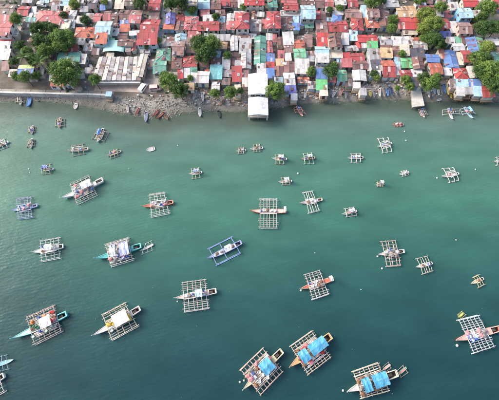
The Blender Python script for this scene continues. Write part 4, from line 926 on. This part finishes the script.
# open boats without outriggers
for lab, bow, st_, hc, bm in [
    ('plain white open boat without arms in open water', (146,149.5), (154.5,147.5), WH, 1.7),
    ('bright blue boat moored at the left seawall', (27.5,106.5), (29.5,95.5), rgb(90,150,220), 1.6),
    ('white and black boat close under the seawall', (74.5,108.5), (75.5,102.5), WH, 1.5),
    ('grey boat nosed into the rocky bank', (145.5,122), (146,111), rgb(150,160,185), 1.2),
    ('white boat just off the rubble beach left of the pier', (200,116.5), (199.5,107), WH, 1.2),
    ('dark hulled boat just off the rubble beach left of the pier', (219.5,117.5), (218,109.5), rgb(70,74,84), 1.3),
    ('small dark boat at the mud under the big round tree', (38,100.5), (34.5,97), rgb(110,105,105), 1.1)]:
    bangka(lab, bow, st_, None, None, hc, mul(hc, 1.1), CR, beam=bm, low=True, well=True, deckc=mul(hc, .55))
# boats hauled up on the beach
BEACH = [((128,113),(126.5,103),'pale grey'),((152,116),(159,109),'red'),((156,118),(164,111),'orange'),((168,119),(164,114),'brown'),((135,114),(139,107),'red'),((357,95),(358,87),'white'),((361.5,94),(361,86),'pink'),((366.5,94.5),(364,86),'white'),
         ((371,96.5),(370.5,89.5),'yellow'),((375,96.5),(374.5,89.5),'grey'),((380.5,96),(380,87.5),'white'),((385,96),(384.5,87),'grey'),((388.5,95.5),(388,87),'blue'),((392.5,95),(391.5,86.5),'dark blue'),((397,94.5),(396.5,86.5),'grey'),
         ((430,97),(429,89),'white'),((435.5,93.5),(435,84),'pale blue'),((439.5,95),(438.5,86),'white'),((443,94),(442,83.5),'grey'),((446,93),(444.5,83),'blue'),((449,94.5),(448,84),'yellow'),((452,97.5),(451.5,91),'yellow'),((437,99.5),(442,98),'white'),
         ((193,99),(196,90),'pale grey'),((203,101),(202,92),'white'),((332,97),(336,90),'white'),((346,98),(347,89),'grey'),((340,95),(343,88),'pink'),((222,104),(224,97),'brown'),((305,98),(306,90),'pale grey')]
BC = {'pale grey': (196,192,186), 'red': (150,84,74), 'orange': (166,108,84), 'brown': (128,96,80), 'white': (226,224,218), 'pink': (214,150,140), 'yellow': (216,204,120), 'grey': (140,140,142), 'blue': (96,140,196), 'dark blue': (60,84,120), 'pale blue': (150,190,214)}
cnt = {}
order = sorted(BEACH, key=lambda e: e[0][0])
for e in order: cnt.setdefault(e[2], []).append(e)
ORD = ['leftmost', 'second from left', 'third from left', 'fourth from left', 'fifth from left', 'sixth from left', 'seventh from left', 'eighth from left', 'ninth from left']
for e in BEACH:
    bow, st_, cn = e; same = cnt[cn]; i = same.index(e); c = rgb(*BC[cn])
    lab = f"narrow {cn} boat hauled up on the beach" if len(same) == 1 else f"narrow beached {cn} boat, {ORD[i]} of the beached {cn} ones"
    pm = at((bow[0] + st_[0]) / 2, (bow[1] + st_[1]) / 2, .6); z = max(0.15, ground_z(pm.x, pm.y)) + .1
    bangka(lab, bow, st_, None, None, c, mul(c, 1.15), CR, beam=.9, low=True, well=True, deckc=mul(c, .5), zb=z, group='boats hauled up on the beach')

# buoys
def buoy(px, py, s, lab, c=(220,220,214)):
    s *= .68; p = at(px, py, 0); t = thing('buoy', lab, 'buoy', (p.x, p.y, 0), 0, 'floats on the water'); mb = MB(); mb.blob((0,0,.12*s), .5*s, .5*s, .4*s, rgb(*c), .05, 10, 6, .03); mb.build('float', M['paint'], t, True)
    mb = MB(); mb.rod((0,0,.45*s), (0,0,.75*s), .07*s, rgb(120,110,90)); mb.build('ring', M['paint'], t)
for a in [(240,382,.8,'left of two white floats by the cream boat bow'),(244,380.5,.8,'right of two white floats by the cream boat bow'),(343,390.5,.9,'white float just ahead of the white bow at the bottom'),(457,345.5,1.2,'biggest white float, under the coral bow at the right edge'),(437,178,.8,'white float left of the slanted lattice boat near the right edge'),
          (475.5,169.5,.7,'white float between the lattice boat and the right edge'),(404.5,131.5,.7,'white float below the slim pink boat'),(406,140.5,.8,'second white float below the slim pink boat'),(29,169,.7,'upper of two pale floats left of the violet covered boat'),(30,172.5,.6,'lower of two pale floats left of the violet covered boat'),
          (298,173.5,1.0,'grey float raft below the coral and mint boat'),(382,268.5,.9,'white float lower left of the pinkish white boat'),(377.5,256.5,.9,'white float at the bow of the pinkish white boat'),(456,240,.6,'small white float alone at the far right'),(178,145.5,.6,'small pale float right of the plain white boat'),(129,168.5,.5,'tiny white float above the coral boat'),(301,290.5,.9,'white float at the bow of the small coral boat'),(177.5,301.5,.7,'white float at the bow of the peach boat'),(315,253,.5,'tiny white float above the small coral boat'),(361,289.5,.5,'tiny white float right of the small coral boat')]: buoy(*a)

# ------------------------------------------------------------------ vehicles
def wheel(parent, x, y, r):
    mb = MB(); mb.rod((x, y - .1, r), (x, y + .1, r), r, (0.02,0.02,0.02), 12); wo = mb.build('wheel', M['clutter'], parent); mb = MB(); mb.rod((x, y - .112, r), (x, y + .112, r), r * .55, (0.35,0.35,0.35), 10); mb.build('rim', M['frame'], wo)
def van(px, py, rz, col, lab, L_=4.4, W_=1.75, H_=1.9, nm='van'):
    p = at(px, py, GZ + .1); t = thing(nm, lab, nm, (p.x, p.y, GZ + .08), rz); c = rgb(*col); mb = MB()
    prof = [(-L_/2,.35),(L_/2,.35),(L_/2,.95),(L_/2-.45,1.1),(L_/2-1.0,H_),(-L_/2+.15,H_),(-L_/2,1.2)]
    n = len(prof); k = len(mb.v)
    for i in range(n):
        a, b_ = prof[i], prof[(i+1) % n]; mb.face([(a[0], -W_/2, a[1]), (a[0], W_/2, a[1]), (b_[0], W_/2, b_[1]), (b_[0], -W_/2, b_[1])], c)
    mb.face([(a[0], -W_/2, a[1]) for a in prof], c); mb.face([(a[0], W_/2, a[1]) for a in prof][::-1], c); mb.build('body', M['paint'], t)
    for sy in (-1, 1):
        mb = MB(); mb.box(-L_/2 + .4, sy*(W_/2 + .004) - .01, 1.15, L_/2 - 1.15, sy*(W_/2 + .004) + .01, H_ - .2, (0.02,0.02,0.02)); mb.build('window', M['glass'], t)
        for sx in (-1, 1): wheel(t, sx * L_ * .31, sy * (W_/2 - .1), .34)
        mb = MB(); mb.box(L_/2 - .02, sy*.6 - .14, .7, L_/2 + .02, sy*.6 + .14, .88, (.8,.8,.75)); mb.build('headlight', M['frame'], t)
    q = [Vector((L_/2-.5, 0, 1.16)), Vector((L_/2-.97, 0, H_-.06))]; mb = MB(); of = Vector((.03, 0, .015))
    mb.face([q[0] + of + Vector((0,-W_/2+.12,0)), q[0] + of + Vector((0,W_/2-.12,0)), q[1] + of + Vector((0,W_/2-.16,0)), q[1] + of + Vector((0,-W_/2+.16,0))], (0.02,0.02,0.02)); mb.build('windscreen', M['glass'], t)
van(143.5, 89, R(65), (232,232,230), 'white van parked at the open end of the lane')
van(155.5, 89.5, R(5), (226,190,184), 'pinkish white van parked beside the shore tree', 4.2)
van(43, 6, R(-12), (238,238,238), 'white car on the street behind the big pink roof', 4.3, 1.75, 1.5, 'car')
van(56, 8.6, R(-10), (90,92,96), 'dark car on the street behind the big pink roof', 4.2, 1.75, 1.5, 'car')
van(275, 32.5, R(2), (120,124,130), 'grey car on the street in front of the red hip roof', 4.2, 1.75, 1.5, 'car')
van(228, 9.8, R(3), (70,72,80), 'dark jeep on the upper street right of centre', 4.2, 1.75, 1.6, 'car')
van(205, 11, R(3), (60,64,70), 'slate car on the upper street left of centre', 4.2, 1.75, 1.5, 'car')
for i in range(7):
    px, py = 149 - i * .85, 54 + i * 3.0; p = at(px, py, GZ); col = rnd.choice([(225,225,222), (220,220,225), (190,60,60), (235,232,225)])
    t = thing('motor_tricycle', f"parked motor tricycle with sidecar, {['first','second','third','fourth','fifth','sixth','seventh'][i]} from the top beside the lane", 'tricycle', (p.x, p.y, GZ + .08), R(8), 'tricycles parked beside the lane'); c = rgb(*col)
    mb = MB(); mb.box(-.6, -.1, .3, .75, .75, .85, c); mb.box(-.75, -.6, 1.45, .7, .8, 1.52, c); mb.rod((-.55,.7,.8), (-.6,.7,1.45), .03, DK); mb.rod((.6,.7,.8), (.6,.7,1.45), .03, DK); mb.build('sidecar', M['paint'], t)
    mb = MB(); mb.rod((-.6,-.4,.5), (.65,-.4,.6), .13, DK); mb.rod((.6,-.4,.5), (.45,-.4,1.05), .04, DK); mb.rod((.45,-.7,1.05), (.45,-.12,1.05), .03, DK); mb.box(-.55,-.52,.68,.15,-.28,.78,DK); mb.build('motorcycle', M['clutter'], t)
    for x, y in ((-.65,-.4), (.75,-.4), (0,.85)): wheel(t, x, y, .28)

# ------------------------------------------------------------------ rubble, rocks and driftwood on the shore
mb = MB(); cols = [(146,138,128),(130,123,113),(158,150,138),(112,105,96),(166,159,149),(136,125,112)]
def shore_pt(lo, hi, a, b):
    x = rnd.uniform(at(lo, 100).x, at(hi, 100).x); wy, ly = water_y(x), land_y(x); return x, wy + (ly - wy) * rnd.uniform(a, b)
for lo, hi, n, smin, smax in ((112,185,1700,.06,.36), (-20,112,600,.06,.3), (185,300,900,.06,.3), (300,499,700,.06,.28), (470,520,200,.1,.4)):
    for _ in range(n):
        x, y = shore_pt(lo, hi, -.25, 1.05); z = ground_z(x, y); s = smin + (smax - smin) * rnd.random() ** 3; mb.blob((x, y, z + s * .15), s * rnd.uniform(.8, 1.3), s * rnd.uniform(.7, 1.1), s * .6, rgb(*rnd.choice(cols)), .6, 5, 3, .08)
tag(mb.build('shore_rocks', M['rock']), 'grey rocks and rubble strewn along the shoreline', 'rocks', kind='stuff')
mb = MB(); cols = [(190,184,176),(160,140,120),(214,208,200),(122,106,92),(150,160,172),(176,140,124),(170,160,140),(96,90,84),(200,192,180)]
for lo, hi, n in ((185,250,420), (268,350,420), (350,460,420), (120,185,40)):
    for _ in range(n):
        x, y = shore_pt(lo, hi, .25, 1.2); z = max(ground_z(x, y), 0) + .08; a = rnd.uniform(0, 3.14); L_ = rnd.uniform(.3, 1.6); c = rgb(*rnd.choice(cols))
        if rnd.random() < .55: mb.rod((x, y, z), (x + math.cos(a) * L_, y + math.sin(a) * L_, z + rnd.uniform(0, .5)), rnd.uniform(.04, .1), c, 4)
        else: s = rnd.uniform(.12, .4); mb.box(x - s, y - s * .7, z - .1, x + s, y + s * .7, z + rnd.uniform(.05, .5), c)
tag(mb.build('driftwood_and_scrap', M['clutter']), 'scattered planks, poles and scrap on the beach below the houses', 'scrap', kind='stuff')
mb = MB(); n = 0
while n < 2600:
    y = rnd.uniform(90, 153); x = rnd.uniform(-1, 1) * .67 * (y + 17)
    if y < land_y(x) + .5 or not free(x, y, .2, .2): n += 1; continue
    n += 1; s = rnd.uniform(.12, .5); c = rgb(*rnd.choice(cols + [(225,222,218), (60,56,52), (90,120,90)])); h = rnd.uniform(.1, 1.1); z = GZ + .0
    mb.box(x - s, y - s * .8, z, x + s, y + s * .8, z + h, c) if rnd.random() < .7 else mb.blob((x, y, z + .2), s * 1.2, s * 1.1, s * 1.3, rgb(70, 96, 48, rnd.uniform(.7, 1.3)), .6, 6, 4, .3)
tag(mb.build('alley_clutter', M['clutter']), 'household clutter filling the alleys between the houses', 'clutter', kind='stuff')

# flotsam drifting on the bay
mb = MB()
for _ in range(80):
    p = at(rnd.uniform(-5, 505), 108 + 292 * rnd.random() ** 1.4, 0)
    if p.y > water_y(p.x) - 1: continue
    a = rnd.uniform(0, 3.14); r = rnd.uniform(.05, .13); c = rgb(*rnd.choice([(170,176,168), (130,128,104), (108,120,88), (160,156,146)]))
    q = [(p.x + r * math.cos(a + k * 1.57) * (1 if k % 2 else .6), p.y + r * math.sin(a + k * 1.57) * (1 if k % 2 else .6)) for k in range(4)]
    mb.face([(x, y, .07) for x, y in q], c)
    for k in range(4): A, B = q[k], q[(k + 1) % 4]; mb.face([(A[0], A[1], -.03), (B[0], B[1], -.03), (B[0], B[1], .07), (A[0], A[1], .07)], mul(c, .8))
tag(mb.build('flotsam', M['clutter']), 'tiny scraps and leaves drifting on the open water', 'flotsam', kind='stuff')
